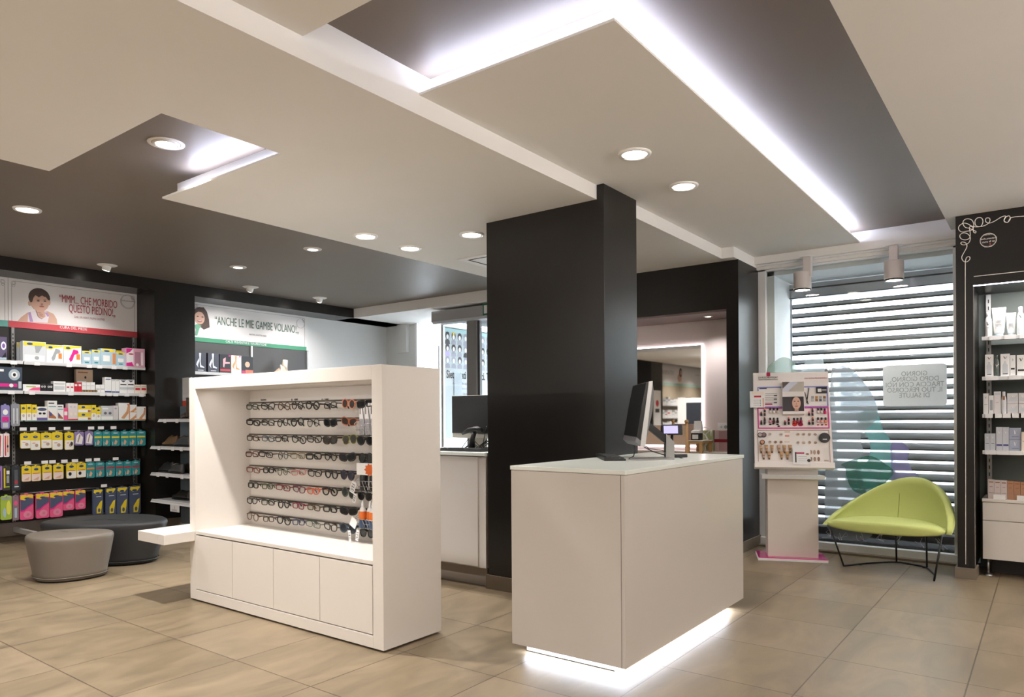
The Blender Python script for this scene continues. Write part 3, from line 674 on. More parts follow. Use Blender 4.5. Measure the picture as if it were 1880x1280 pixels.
slab([(1185, 703), (1187, 722), (1185, 755), (1178, 788), (1172, 817)], -.23, .25, scr_grey, 'back_shell')
slab([(1174, 706), (1178, 704), (1172, 750), (1164, 806), (1157, 800), (1166, 745)], -.235, .25, screen_m, 'screen')
slab([(1157, 801), (1164, 807), (1163, 817), (1155, 809)], -.235, .25, scr_grey, 'chin')
slab([(1184, 770), (1190, 774), (1222, 800), (1222, 813), (1216, 811), (1183, 783)], -.02, .02, mat('arm_dark_steel', '#2d2c2e', .4, .3), 'arm')
slab([(1221, 797), (1223, 798), (1236, 812), (1236, 842), (1221, 843)], -.035, .035, mat('satin_steel', '#9b9a98', .4, .5), 'stand_post')
b = MB(); pts = [along(1150, 843), along(1237, 843), along(1236, 838), along(1158, 840)]
b.prism([(p.x-mo.x, p.y-mo.y) for p in (along(1153, 846.5), along(1238, 845), along(1222, 840.5), along(1160, 842))], 0, .008, mat('satin_steel'), 'z'); b.build('foot_plate', ms, fix=True)
# customer display
d0 = along(1234, 840)
cdp = thing('customer_display', 'small black customer display with a lit lilac screen beside the monitor', 'display', (d0.x, d0.y, 1.032), -PI/2+.55)
MB().lathe([(.055, 0), (.055, .006), (.014, .01)], black_pl, 24).build('base', cdp)
MB().tube([(0, 0, .008), (0, 0, .15)], .009, black_pl, 12).build('pole', cdp)
b = MB(); b.prism([(-.03, .145), (.03, .15), (.03, .20), (-.012, .215)], -.07, .065, black_pl, 'x'); b.build('housing', cdp, bevel=.006, fix=True)
b = MB(); b.poly([(-.055, -.0285, .156), (.035, -.0285, .156), (.035, -.0155, .205), (-.055, -.0155, .205)], mat('lcd_lilac', '#9a96d8', .4, emit='#a9a4ee', es=.8)); b.build('screen', cdp)
# keyboard on the counter
kbd = along(1130, 846); t = thing('keyboard', 'black computer keyboard lying on the front counter edge', 'keyboard', (kbd.x+.16, kbd.y+.12, 1.032), math.radians(37))
b = MB(); b.prism([(-.06, 0), (.07, 0), (.07, .022), (-.06, .012)], -.22, .22, black_pl, 'x'); b.build('base', t, bevel=.003, fix=True)
b = MB()
for i in range(4):
    for j in range(14): 
        x = -.21+j*.03; y = -.05+i*.028; b.box(x, x+.025, y, y+.022, .013+.0022*i, .019+.0022*i, mat('key_grey', '#3a3a3c', .5))
b.build('keys', t)
# black cables on the counter
c0 = MB(); pp = [(1155, 842), (1163, 838), (1166, 828), (1164, 817)]
c0.tube([O+ray(x, y)*(dep-.0)-Vector((mo.x, mo.y, 1.032)) for x, y in pp], .0035, black_pl, 6); c0.tube([O+ray(x, y)*dep-Vector((mo.x, mo.y, 1.032)) for x, y in ((1174, 810), (1183, 821), (1198, 829), (1221, 836), (1247, 840), (1256, 843))], .0035, black_pl, 6)
c0.tube([O+ray(x, y)*dep-Vector((mo.x, mo.y, 1.032)) for x, y in ((1180, 815), (1192, 824), (1215, 827), (1236, 833), (1250, 841))], .0025, black_pl, 6)
c0.build('cable', ms)
t = thing('cable_box', 'small black connector block with cables behind the monitor post', 'adapter', (along(1247, 840).x, along(1247, 840).y, 1.032), -.6); MB().box(-.05, .05, -.02, .02, 0, .02, black_pl).build('body', t, bevel=.003)

# ------------------------------------------------------------------ second counter behind the cabinet
c2 = thing('rear_counter', 'white counter between the eyewear cabinet and the dark column', 'counter', (4.235, 3.435, 0))
lam3 = lam2
MB().box(.0, .6, 0, 1.9, .145, 1.0, lam3).build('body', c2, bevel=.002)
MB().box(-.012, 0, .07, 1.9, .155, .995, lam3).build('front_panel', c2, bevel=.001)
MB().box(.05, .58, .03, 1.88, 0, .145, mat('plinth_taupe', '#9a8f84', .5)).build('plinth', c2)
MB().box(-.02, .62, -.01, 1.91, 1.003, 1.03, white_glass).build('worktop', c2, bevel=.002)
a = onX(830, 727, 4.5); m2 = thing('computer_screen', 'all-in-one computer with a dark screen left of the column', 'computer', (4.5, a.y-.27, 1.03), -PI/2+.0)
zt, zb, zc = a.z-1.03, onX(826, 795, 4.5).z-1.03, onX(826, 804, 4.5).z-1.03
b = MB(); b.box(-.27, .27, 0, .03, zc, zt, mat('silver_shell', '#b9b6ae', .35, .3)); b.build('shell', m2, bevel=.004)
MB().box(-.268, .268, -.004, 0, zb, zt-.003, screen_m).build('screen', m2)
b = MB(); b.box(-.07, .07, .03, .05, .01, zc+.1, mat('silver_shell')); b.box(-.1, .1, -.06, .1, 0, .01, mat('silver_shell')); b.build('stand', m2, bevel=.002)
p = onX(848, 830, 4.35); t = thing('keyboard', 'black keyboard on the rear counter under the dark screen', 'keyboard', (4.35, p.y-.05, 1.03), -PI/2)
b = MB(); b.box(-.24, .2, -.07, .07, 0, .02, black_pl); b.build('base', t, bevel=.003)
b = MB()
for i in range(4):
    for j in range(18): b.box(-.23+j*.0235, -.211+j*.0235, -.06+i*.03, -.037+i*.03, .02, .026, mat('key_grey'))
b.build('keys', t)
p = onX(866, 812, 4.40); t = thing('barcode_scanner', 'black handheld barcode scanner standing under the rear screen', 'scanner', (4.40, p.y, 1.03), -PI/2)
b = MB(); b.tube([(.0, 0, .02), (.01, 0, .1), (.03, -.0, .15)], [.028, .02, .018], black_pl, 12); b.build('handle', t)
b = MB(); b.tube([(-.09, -.01, .135), (-.03, 0, .165), (.05, 0, .175), (.1, 0, .17)], [.01, .022, .025, .02], black_pl, 12); b.build('head', t)
b = MB(); b.lathe([(.06, 0), (.05, .02), (.02, .03), (.0001, .03)], black_pl, 20); b.build('base', t)
t = thing('cable_tangle', 'tangled thin black cables on the rear counter beside the column', 'cable', (4.42, p.y-.1, 1.03), -PI/2)
b = MB(); rr = random.Random(4)
for i in range(7):
    x = rr.uniform(-.25, .0); b.tube([(x, rr.uniform(-.02, .02), .006), (x+.08, 0, .05+.05*rr.random()), (x+.16, 0, .02), (x+.24, 0, .02+.06*rr.random())], .0035, black_pl, 6)
b.tube([(.02, 0, .01), (.0, 0, .06), (.03, 0, .16), (.04, 0, .2)], .0035, black_pl, 6); b.build('cables', t)

# ------------------------------------------------------------------ poufs
def bean(a, b, k, sc, z, n=48):
    pts = []
    for i in range(n):
        t = 2*PI*i/n; x = a*sc*math.cos(t); y = b*sc*math.sin(t)*(1-.12*math.cos(t)**2); y += k*(math.cos(t)**2)
        pts.append((x, y, z))
    return pts
def pouf(loc, rz, a, b, k, h, m, label):
    t = thing('kidney_pouf', label, 'pouf', loc, rz)
    rings = [bean(a, b, k, s, z) for s, z in ((.80, .012), (.83, .015), (.845, .06), (.93, h*.55), (.985, h-.06), (1.0, h-.03), (.99, h-.012), (.96, h-.002), (.93, h), (.5, h+.004), (.05, h+.004))]
    MB().loft(rings, m, True).build('cover', t)
    MB().loft([bean(a, b, k, s, z) for s, z in ((.78, 0), (.78, .014))], dark_gap, True, False).build('base', t)
    sm = MB(); sm.tube([(x, y, z) for x, y, z in bean(a, b, k, .853, .035)], .004, m, 6, True); sm.build('hem_seam', t)
p = atD(122, 5.90); pouf((p.x, p.y, 0), math.radians(-53.1)+.04, .335, .27, .05, .365, mat('taupe_grey_leatherette', '#6e665d', .5, noise=.04, bump=.1, nscale=200), 'small taupe-grey kidney-shaped pouf in front of the black one')
p = atD(199, 6.60); pouf((p.x, p.y, 0), math.radians(-53.1)+.0, .555, .37, -.08, .385, mat('black_leatherette', '#2c2d2f', .5, noise=.04, bump=.1, nscale=200), 'large black kidney-shaped pouf behind the grey one')

# ------------------------------------------------------------------ green lounge chair
A = onX(1517, 958, 6.50); B = onX(1738, 986, 6.49)
cc = (A+B)/2; u = (A-B); hw = u.length/2; u.z = 0; u.normalize(); nrm = Vector((u.y, -u.x, 0))
if nrm.x < 0: nrm = -nrm
gc = thing('lounge_chair', 'lime green shell lounge chair on a black wire frame by the window', 'armchair', (cc.x, cc.y, 0), math.atan2(u.y, u.x)+PI)
# local: +x runs from left tip to right tip as seen, +y away from the viewer
green = mat('lime_green_wool', '#bdc676', .85, noise=.05, nscale=300, bump=.15)
def plan(t, k, a=hw, bb=.56): return (-math.cos(t)*a*k, math.sin(t)*bb*k)
NT = 40
def sup(v, e): return math.copysign(abs(v)**e, v)
rings = []
def shell_pt(t, s, off):
    x0, y0 = -math.cos(t)*hw*.93, math.sin(t)**.85*.44 if math.sin(t) > 0 else 0
    x1, y1 = -math.cos(t)*hw*.985, (max(0, math.sin(t))**.95)*.57
    hz = .36 + .385*(max(0, math.sin(PI*(t/PI)**1.4))**1.0)
    z0 = .36 - .02*math.sin(t)
    x = x0+(x1-x0)*s; y = y0+(y1-y0)*s; z = z0+(hz-z0)*s
    r = Vector((x, y, 0)); r = r.normalized() if r.length > 0 else Vector((0, 1, 0))
    bulge = math.sin(PI*s)*.03
    return (x+r.x*(off+bulge), y+r.y*(off+bulge), z)
b = MB(); S = 8; vs = []; fs = []
path = [(s/S, 0) for s in range(S+1)]
prof = [(s, 0.0) for s in [i/S for i in range(S+1)]] + [(1.03, .03)] + [(s, .06) for s in [1-i/S for i in range(S+1)]]
n = len(prof)
for i in range(NT+1):
    t = PI*i/NT; thick = .35+.65*min(1, math.sin(t)*2.5)
    for s, o_ in prof: vs.append(shell_pt(t, s, o_*thick))
for i in range(NT):
    for k in range(n): fs.append((i*n+k, i*n+(k+1) % n, (i+1)*n+(k+1) % n, (i+1)*n+k))
fs += [tuple(range(n)), tuple(reversed(range(NT*n, (NT+1)*n)))]
b.raw(vs, fs, green, True); b.build('backrest', gc, fix=True)
b = MB(); rings = []
for k, z, s in ((.2, .415, 0), (.7, .42, 0), (.92, .415, 0), (.985, .395, 0), (1.0, .37, 0), (.985, .345, 0), (.93, .33, 0), (.6, .325, 0), (.2, .325, 0)):
    rg = []
    for i in range(48):
        t = 2*PI*i/48; x = math.cos(t)*hw*.985*k if k > .9 else math.cos(t)*hw*k
        y = math.sin(t); y = y*.47 if y > 0 else y*.075
        rg.append((x, y*k, z + (-.012*abs(math.cos(t))**2 if z > .37 else .02*abs(math.cos(t))**3)))
    rings.append(rg)
b.loft(rings, green, True); b.build('seat', gc, fix=True)
seam = MB(); seam.tube([shell_pt(PI*.52, s, -.002) for s in [i/10*.7 for i in range(11)]], .003, mat('green_seam', '#8f9c4c', .9), 5); seam.build('seam', gc)
def toL(p): q = p-cc; q.z = p.z; xl = -u; return Vector((q.x*xl.x+q.y*xl.y, q.x*nrm.x+q.y*nrm.y, p.z))
f1, f2, f3, f4 = [toL(onZ(x, y, .008)) for x, y in ((1549, 1039), (1646, 1032), (1702, 1043), (1715, 1066))]
b = MB(); R_ = .0075
floor_pts = [f1, f1.lerp(f2, .5)+Vector((0, .05, 0)), f2, f2.lerp(f3, .55)+Vector((0.02, .02, 0)), f3, f3.lerp(f4, .5)+Vector((.03, -.01, 0)), f4]
def smooth_path(P, n=5):
    out = []
    for i in range(len(P)-1):
        p0 = P[max(0, i-1)]; p1 = P[i]; p2 = P[i+1]; p3 = P[min(len(P)-1, i+2)]
        for k in range(n):
            t = k/n; out.append(.5*((2*p1)+(p2-p0)*t+(2*p0-5*p1+4*p2-p3)*t*t+(3*p1-p0-3*p2+p3)*t**3))
    out.append(P[-1]); return out
b.tube(smooth_path(floor_pts), R_, black_pl, 8); b.build('floor_bar', gc)
for f, tx, ty in ((f1, -hw*.93, -.0), (f4, hw*.93, -.01), (f2, f2.x, f2.y*.93), (f3, f3.x, f3.y*.9)):
    MB().tube([f, (tx, ty, .345)], R_, black_pl, 8).build('leg', gc)
for k in (3, 13, 19):
    q = smooth_path(floor_pts)[k]; MB().box(q.x-.02, q.x+.02, q.y-.008, q.y+.008, 0, .008, black_pl).build('glide', gc)

# ------------------------------------------------------------------ window decals and plaque
def glass_poly(name, pts, m, label, x=7.262):
    P = [onX(a, b, x) for a, b in pts]; c = sum(P, Vector())/len(P)
    vs = [(x_, p.y-c.y, p.z-c.z) for x_ in (-.001, .001) for p in P]; n = len(P); b = MB()
    b.raw(vs, [tuple(range(n)), tuple(reversed(range(n, 2*n)))] + [((i+1) % n, i, n+i, n+(i+1) % n) for i in range(n)], m)
    o = b.build(name, None, fix=True); o.location = (x, c.y, c.z); return tag(o, label, 'window film', 'translucent silhouettes on the shop window')
def curve_pts(ctrl, n=6):
    P = [Vector((a, b, 0)) for a, b in ctrl]; out = []
    L = len(P)
    for i in range(L):
        p0, p1, p2, p3 = P[i-1], P[i], P[(i+1) % L], P[(i+2) % L]
        for k in range(n):
            t = k/n; q = .5*((2*p1)+(p2-p0)*t+(2*p0-5*p1+4*p2-p3)*t*t+(3*p1-p0-3*p2+p3)*t**3); out.append((q.x, q.y))
    return out
glass_poly('window_film', curve_pts([(1407, 684), (1425, 662), (1441, 656), (1456, 664), (1463, 684), (1462, 760), (1412, 760)]), film('film_sage', '#a9bdb0', .45, glow=True), 'sage green translucent silhouette above the cosmetics stand top', 7.2610)
glass_poly('window_film', curve_pts([(1475, 672), (1487, 658), (1508, 657), (1512, 670), (1511, 700), (1470, 700)]), film('film_ice', '#ccd9dd', .4, glow=True), 'small icy grey translucent silhouette behind the stand header', 7.2635)
glass_poly('window_film', curve_pts([(1526, 690), (1532, 675), (1550, 672), (1566, 680), (1588, 705), (1604, 730), (1612, 760), (1600, 780), (1580, 800), (1585, 830), (1575, 850), (1590, 900), (1600, 985), (1524, 978), (1515, 880)]), film('film_grey', '#a9b0b6', .5, glow=True), 'large grey translucent silhouette between the stand and the chair', 7.2660)
glass_poly('window_film', curve_pts([(1573, 770), (1580, 757), (1605, 752), (1615, 768), (1622, 790), (1635, 810), (1640, 850), (1645, 870), (1640, 890), (1600, 900), (1560, 905), (1552, 880), (1556, 868), (1590, 850), (1598, 820), (1588, 795)]), film('film_teal', '#7fb9ba', .5, glow=True), 'teal translucent silhouette above the back of the green chair', 7.2685)
glass_poly('window_film', curve_pts([(1637, 812), (1655, 812), (1669, 825), (1667, 845), (1676, 865), (1686, 872), (1685, 884), (1640, 890), (1636, 850)]), film('film_lilac', '#9d93c4', .45, glow=True), 'lilac translucent silhouette just above the chair top', 7.2570)
glass_poly('window_film', curve_pts([(1545, 853), (1570, 843), (1600, 838), (1625, 852), (1640, 870), (1600, 905), (1570, 903), (1556, 882), (1552, 860)]), film('film_green', '#3f8f78', .45, glow=True), 'deep green translucent silhouette overlapping the teal one', 7.2545)
# plaque with mirrored slogan
pa, pb = onX(1621.5, 672, 7.262), onX(1739, 745, 7.262); w = pa.y-pb.y; h = pa.z-pb.z
t = thing('window_plaque', 'frosted white window plaque with a slogan reading backwards', 'sign', (7.25, pa.y, pb.z), -PI/2)
b = MB(); r = .03
pts = []
for (cx, cz, a0) in ((w-r, r, -PI/2), (w-r, h-r, 0), (r, h-r, PI/2), (r, r, PI)):
    for i in range(5): a = a0+PI/2*i/4; pts.append((cx+r*math.cos(a), cz+r*math.sin(a)))
b.prism(pts, -.002, .002, film('frosted', '#f2f4f4', .92, glow=True), 'y'); b.build('plate', t, fix=True)
for i, s in enumerate(('GIORNO', 'DOPO GIORNO,', 'TRACCIA CON NOI', 'IL TUO PERCORSO', 'DI SALUTE')):
    text(s, .060, mat('plaque_grey', '#a7adac', .6), t, (w/2, -.0025, h-.082-.0475*i*1.02), mirror=True, squeeze=.86)
# dark strip and reversed lettering low on the glass
b = MB(); q = onX(1500, 958, 7.262).z; b.box(-.001, .001, 0, 1.6, 0, .16, film('low_strip', '#2c2f36', .8)); o = b.build('lower_glass_band', None); o.location = (7.268, .655, .09); tag(o, 'dark band with white outlined letters low on the window behind the chair', 'window film')
outl = mat('outline_white', '#c9ccd2', .6)
s = 'AICAMRAF'
b = MB(); rr = random.Random(2)
for i in range(9):
    y = .1+.16*i
    for k in range(2):
        p = [(-.003, y+rr.uniform(-.05, .05), .02+.1*rr.random()) for _ in range(4)]; b.tube(p, .002, outl, 4, False, False)
    b.build('letter_outline', o); b = MB()

# ------------------------------------------------------------------ white line ornament on the black header
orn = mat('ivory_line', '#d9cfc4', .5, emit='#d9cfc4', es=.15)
def hp(cx, cy): p = onX(1740+cx/3.764, 380+cy/3.764, XN-.0015); return (XN-.0015, p.y, p.z)
dec = thing('swirl_ornament', 'thin ivory looping line ornament on the black header at right', 'wall decal', (0, 0, 0))
def spl(ctrl, n=8):
    P = [Vector(hp(*c)) for c in ctrl]; out = []
    for i in range(len(P)-1):
        p0 = P[max(0, i-1)]; p1 = P[i]; p2 = P[i+1]; p3 = P[min(len(P)-1, i+2)]
        for k in range(n):
            t = k/n; out.append(.5*((2*p1)+(p2-p0)*t+(2*p0-5*p1+4*p2-p3)*t*t+(3*p1-p0-3*p2+p3)*t**3))
    out.append(P[-1]); return out
dt = mat('ivory_line')
MB().tube([Vector((XN-.0015, -1.55, hp(700, 50)[2]))]+spl([(700, 50), (527, 64), (440, 74), (415, 106), (390, 100), (400, 72), (425, 62), (432, 85), (410, 108), (388, 92), (400, 64), (370, 70), (320, 100), (285, 112), (262, 100), (265, 78), (288, 78), (290, 100), (268, 122), (230, 135), (195, 130), (188, 98), (205, 76), (232, 76), (243, 100), (230, 132), (195, 138), (160, 130), (140, 118), (110, 112), (80, 130), (75, 155), (95, 172), (130, 168), (160, 162), (175, 150), (180, 120), (165, 90), (135, 82), (112, 92), (105, 115), (120, 140), (150, 148), (175, 160), (195, 170), (190, 180), (178, 172), (172, 140), (150, 140), (155, 180), (150, 215), (120, 228), (90, 218), (84, 195), (105, 180), (135, 185), (155, 210), (150, 240), (130, 258), (105, 262), (90, 252), (100, 242), (125, 250), (132, 275), (115, 310), (97, 345), (105, 372), (130, 380), (152, 362), (150, 345), (132, 348), (122, 375), (121, 420), (121, 600), (122, 900), (123, 1500), (124, 2470)], 5), .0027, dt, 5).build('looping_line', dec)
MB().tube([hp(180, 481), hp(700, 425), (XN-.0015, -1.55, hp(700, 425)[2])], .0034, dt, 5).build('straight_line', dec)
p = onX(1814.4, 441, XN-.001); bd_ = thing('round_emblem', 'round ivory and black emblem with a tiny red heart on the header', 'emblem', (XN-.001, p.y, p.z), -PI/2)
rad_ = (onX(1799, 441, XN).y-onX(1830, 441, XN).y)/2
b = MB(); b.ell(0, 0, rad_, rad_, -.002, 0, dt, 36); b.ell(0, 0, rad_*.93, rad_*.93, -.0028, -.002, black_wall, 36); b.ell(0, 0, rad_*.88, rad_*.88, -.0034, -.0028, mat('emblem_grey', '#6e6862', .6), 36); b.ell(0, 0, rad_*.84, rad_*.84, -.004, -.0034, black_wall, 36); b.build('disc', bd_)
text('Facile prendersi', .019, dt, bd_, (0, -.0045, .012), squeeze=.9, shear=.2); text('cura di te', .021, dt, bd_, (0, -.0045, -.012), shear=.2); text('FARMACIA', .013, dt, bd_, (0, -.0045, .042)); text('DAL 1896', .012, dt, bd_, (0, -.0045, -.05))
MB().ell(.012, -.032, .006, .006, -.005, -.004, mat('heart_red', '#c23b3b', .5), 10).build('heart', bd_)
# cabinet niche outline light
t = thing('niche_light_strip', 'thin cool light strip outlining the right shelving opening', 'light strip', (0, 0, 0))
pz = onX(1787, 525, XN); b = MB(); b.box(XN-.004, XN+.004, YR+.2, pz.y, pz.z-.004, pz.z+.003, led_cool); b.build('top_tube', t)
MB().box(XN-.002, XN+.002, pz.y-.003, pz.y+.001, .1, pz.z, mat('strip_grey', '#8d8885', .4)).build('side_edge', t)
strip('shelf_light', (6.80, .38, 2.27), (6.80, -1.5, 2.27), .02, 16, (.25, 0, -1), NEUT)

# ------------------------------------------------------------------ packaging helpers (local: front faces -y, width +x, height +z)
def pack(name, loc, rz, w, h, d, body, patches, label, cat, group=None, hang=False, round_=0, lean=0., tabm=None):
    o = bpy.data.objects.new(name, None)
    b = MB()
    if hang:
        n = 5; r = min(w*.2, .018); pts = []
        for (cx, cz, a0) in ((w/2-r, r, -PI/2), (w/2-r, h-r, 0), (-w/2+r, h-r, PI/2), (-w/2+r, r, PI)):
            for i in range(n): a = a0+PI/2*i/(n-1); pts.append((cx+r*math.cos(a), cz+r*math.sin(a)))
        b.prism(pts, -d/2, d/2, body, 'y')
        b.box(-w*.14, w*.14, -.0005, .0005, h, h+.012, tabm or body)
        fy = -d/2
    elif round_:
        b.lathe([(w/2*k, h*z) for k, z in round_], body, 22); fy = -w/2
    else:
        b.box(-w/2, w/2, -d/2, d/2, 0, h, body); fy = -d/2
    k = 0
    for p in patches:
        k += 1; y1 = fy-.0003*k; y0 = y1-.0004
        if p[0] == 'r': b.box(-w/2+w*p[1], -w/2+w*p[2], y0, fy, h*p[3], h*p[4], p[5])
        elif p[0] == 'e': b.ell(-w/2+w*p[1], h*p[2], w*p[3], h*p[4], y0, fy, p[5], 16)
        elif p[0] == 'p': b.prism([(-w/2+w*u, h*v) for u, v in p[1]], y0, fy, p[2], 'y')
    me = b.mesh(name); bpy.data.objects.remove(o)
    o = bpy.data.objects.new(name, me); C.objects.link(o); o.location = loc; o.rotation_euler = (lean, 0, rz)
    bev = o.modifiers.new('bevel', 'BEVEL'); bev.width = min(.0015, w*.03); bev.segments = 1; bev.limit_method = 'ANGLE'
    return tag(o, label, cat, group)
c_ = lambda h, r=.4: mat('print_'+h.lstrip('#'), h, r)
WHT, YEL, NAV, PNK, TEAL, GRY, BLK, RED, ORG, SLT, SKN, SIL, PUR = [c_(x) for x in ('#ececea', '#e8cf2c', '#27477c', '#e65c8c', '#2c8f93', '#9ea3a6', '#1c1c20', '#c7273a', '#e0853a', '#4a5670', '#d9a98c', '#c4c8cc', '#7a5aa8')]
LTB, MAG, DTL, CREAM, BRN, DPK, GRN, GOLD = [c_(x) for x in ('#a9c3cf', '#d8208a', '#1e6f78', '#eee3d2', '#8a5a34', '#b42a5c', '#a5c24a', '#b8893e')]

# ------------------------------------------------------------------ right shelving unit
XC = 6.85
cu = thing('wall_shelving_unit', 'steel wall shelving with white drawers at the right edge', 'shelving unit', (XC, 0.43, 0))
def cy(px): return onX(px, 800, XC).y
sz = [1.920, 1.600, 1.300, 1.008]
for i, z in enumerate(sz):
    a = MB(); a.box(.03, .34, -1.95, -.02, z-.006, z, grey_plastic); a.build('shelf', cu)
    a = MB(); a.box(0, .03, -1.95, -.005, z-.03, z, grey_plastic if i < 3 else white_pl); a.build('shelf_rail', cu, bevel=.002)
b = MB(); b.box(.345, .375, -.05, -.015, .15, 2.3, metal)
for i in range(36): b.box(.343, .345, -.036, -.029, .2+.058*i, .23+.058*i, dark_gap)
b.build('slotted_upright', cu)
MB().box(-.005, .37, -1.95, .0, .598, .622, white_lam).build('cabinet_top', cu, bevel=.002)
MB().box(.02, .37, -1.94, -.005, .138, .598, white_lam).build('carcass', cu)
for z0_, z1_ in ((.14, .447), (.452, .594)): MB().box(0, .019, -1.94, -.004, z0_, z1_, white_lam).build('drawer', cu, bevel=.001)
b = MB(); b.tube([(.08, -.035, .0), (.08, -.035, .14)], .012, metal, 12); b.lathe([(.045, 0), (.04, .01), (.012, .02)], metal, 20, (.08, -.035, 0)); b.build('foot', cu)
b = MB(); b.box(.2, .24, -1.9, -.05, 0, .137, black_flat); b.build('kick_board', cu)
def rtag(px, z, w=.11, m=white_pl, dz=-.031):
    y = cy(px)-.43; MB().box(-.006, -.0005, y-w, y, z+dz, z+dz+.034, m).build('price_tag', cu)
for i, pxs in ((0, (1817, 1845, 1873)), (1, (1810, 1853)), (2, (1809, 1823, 1840, 1856, 1871)), (3, (1808, 1831, 1853))):
    for px in pxs: rtag(px, sz[i], (.075, .075, .065, .075)[i])
for px in (1823, 1866): MB().box(-.003, .0, cy(px)-.43-.08, cy(px)-.43, .622, .66, white_pl).build('price_tag', cu)
Vp = lambda u0, u1, v0, v1, m: ('p', [(u0, v1), (u0+.25*(u1-u0), v1), ((u0+u1)/2, v0+.25*(v1-v0)), (u1-.12*(u1-u0), v1), (u1, v1), ((u0+u1)/2+.02, v0), ((u0+u1)/2-.05, v0)], m)
bt_pr = [(.75, 0), (.9, .01), (1, .06), (1, .6), (.8, .74), (.5, .82), (.55, .83), (.6, .97), (.45, 1), (.0001, 1)]
def rp_(px0, px1, pyt, z, name, body, patches, label, cat, round_=0, scy=None, d=.05, dx=.05):
    ya = onX(px0, 700, XC+dx-.02).y; yb = onX(px1, 700, XC+dx-.02).y; zt = onX((px0+px1)/2, pyt, XC+dx-.02).z; w = ya-yb; h = zt-z-.001
    dd = w if round_ else d
    pack(name, (XC+dx+dd/2-.025, (ya+yb)/2, z+.0005), -PI/2, w, h, dd, body, patches, label, cat, 'face-care products on the right shelving', round_=round_)
k4 = lambda c: 1790+c/7.11; k5 = lambda c: 1790+c/5.565; j4 = lambda c: 540+c/7.11; j5 = lambda c: 700+c/5.565
rp_(k4(130), k4(225), j4(230), sz[0], 'spray_can', WHT, [Vp(.3, .7, .45, .58, BLK), ('r', .3, .7, .36, .38, GRY)], 'white spray can with a black V on the top right shelf', 'spray can', bt_pr)
def tube_pack(px0, px1, pyt, z, label, foot=LTB):
    dx = .05; ya, yb = onX(px0, 700, XC+.03).y, onX(px1, 700, XC+.03).y; w = ya-yb; h = onX(px0, pyt, XC+.03).z-z
    t = thing('cream_tube', label, 'cream tube', (XC+.08, (ya+yb)/2, z), -PI/2, 'face-care products on the right shelving')
    b = MB(); rg = []
    for k_, zz, dp in ((.62, .10, .62), (.72, .14, .7), (.8, .35, .55), (.9, .7, .3), (1, .96, .04), (1, 1, .03)): rg.append([(w/2*k_*math.cos(2*PI*i/20), w/2*dp*math.sin(2*PI*i/20), h*zz) for i in range(20)])
    b.loft(rg, WHT); 
    b.prism([(-w*.12, h*.82), (-w*.07, h*.82), (0, h*.70), (w*.07, h*.82), (w*.10, h*.82), (w*.01, h*.66), (-w*.02, h*.66)], -w*.28, -w*.18, GRY, 'y')
    for q in range(5): b.box(-w*.25, w*.25, -w*.31, -w*.2, h*(.3+.06*q), h*(.31+.06*q), SIL)
    b.build('tube_body', t, fix=True); MB().lathe([(w*.27, 0), (w*.30, .004), (w*.30, h*.11), (.0001, h*.11)], foot, 20).build('cap', t, label='pale green cap')
tube_pack(k4(218), k4(410), j4(175), sz[0], 'large white cream tube with a V standing on its pale cap')
tube_pack(k4(405), k4(540), j4(240), sz[0], 'smaller white cream tube with a V right of the large tube')
rp_(k4(550), k4(650), j4(160), sz[0], 'pump_bottle', film('clear_bottle', '#dfe5e4', .8), [Vp(.3, .8, .6, .7, BLK)], 'clear white-capped bottle cut by the right frame edge', 'bottle', bt_pr)
bx = lambda V=True: [Vp(.3, .72, .78, .88, c_('#6d3a3a')), ('p', [(.22, .1), (.8, .1), (.8, .5), (.62, .58), (.62, .66), (.4, .66), (.4, .58), (.22, .5)], SIL), ('r', .25, .78, .08, .11, BLK)]
rp_(k4(132), k4(242), j4(790), sz[1], 'serum_box', WHT, bx(), 'white box picturing a grey bottle, leftmost on the second right shelf', 'box')
rp_(k4(245), k4(330), j4(795), sz[1], 'serum_bottle', c_('#59625f', .15), [Vp(.3, .7, .45, .55, WHT)], 'dark glass serum bottle between two white boxes', 'bottle', bt_pr)
rp_(k4(335), k4(455), j4(780), sz[1], 'serum_box', WHT, bx(), 'taller white box picturing a bottle, right of the dark glass bottle', 'box')
rp_(k4(460), k4(530), j4(798), sz[1], 'serum_box', WHT, [('r', .15, .85, .3, .38, BLK), ('e', .5, .78, .12, .06, SIL)], 'slim white box with a black band on the second right shelf', 'box')
rp_(k4(548), k4(660), j4(795), sz[1], 'cream_box', WHT, [Vp(.3, .7, .7, .85, BLK), ('r', .1, .9, .22, .3, BLK)], 'wide white box with V and black band at the right frame edge', 'box')
rp_(k5(83), k5(135), j5(125), sz[2], 'cream_box', WHT, [Vp(.3, .7, .75, .85, GRY), ('r', .2, .8, .45, .47, GRY)], 'white box first from left on the third right shelf', 'box')
rp_(k5(140), k5(190), j5(145), sz[2], 'cream_box', WHT, [('r', .25, .8, .2, .75, GRY)], 'shorter white box with a grey panel on the third right shelf', 'box')
rp_(k5(193), k5(262), j5(105), sz[2], 'cream_box', c_('#dedada'), [('r', .1, .9, .85, .95, SIL), ('r', .3, .7, .5, .52, GRY)], 'tall pale box beside the double-chamber bottle', 'box')
rp_(k5(265), k5(322), j5(105), sz[2], 'serum_bottle', c_('#d9d9dc', .2), [('r', .3, .7, .62, .8, BRN)], 'pale serum bottle with a dark top on the third right shelf', 'bottle', bt_pr)
rr = random.Random(1)
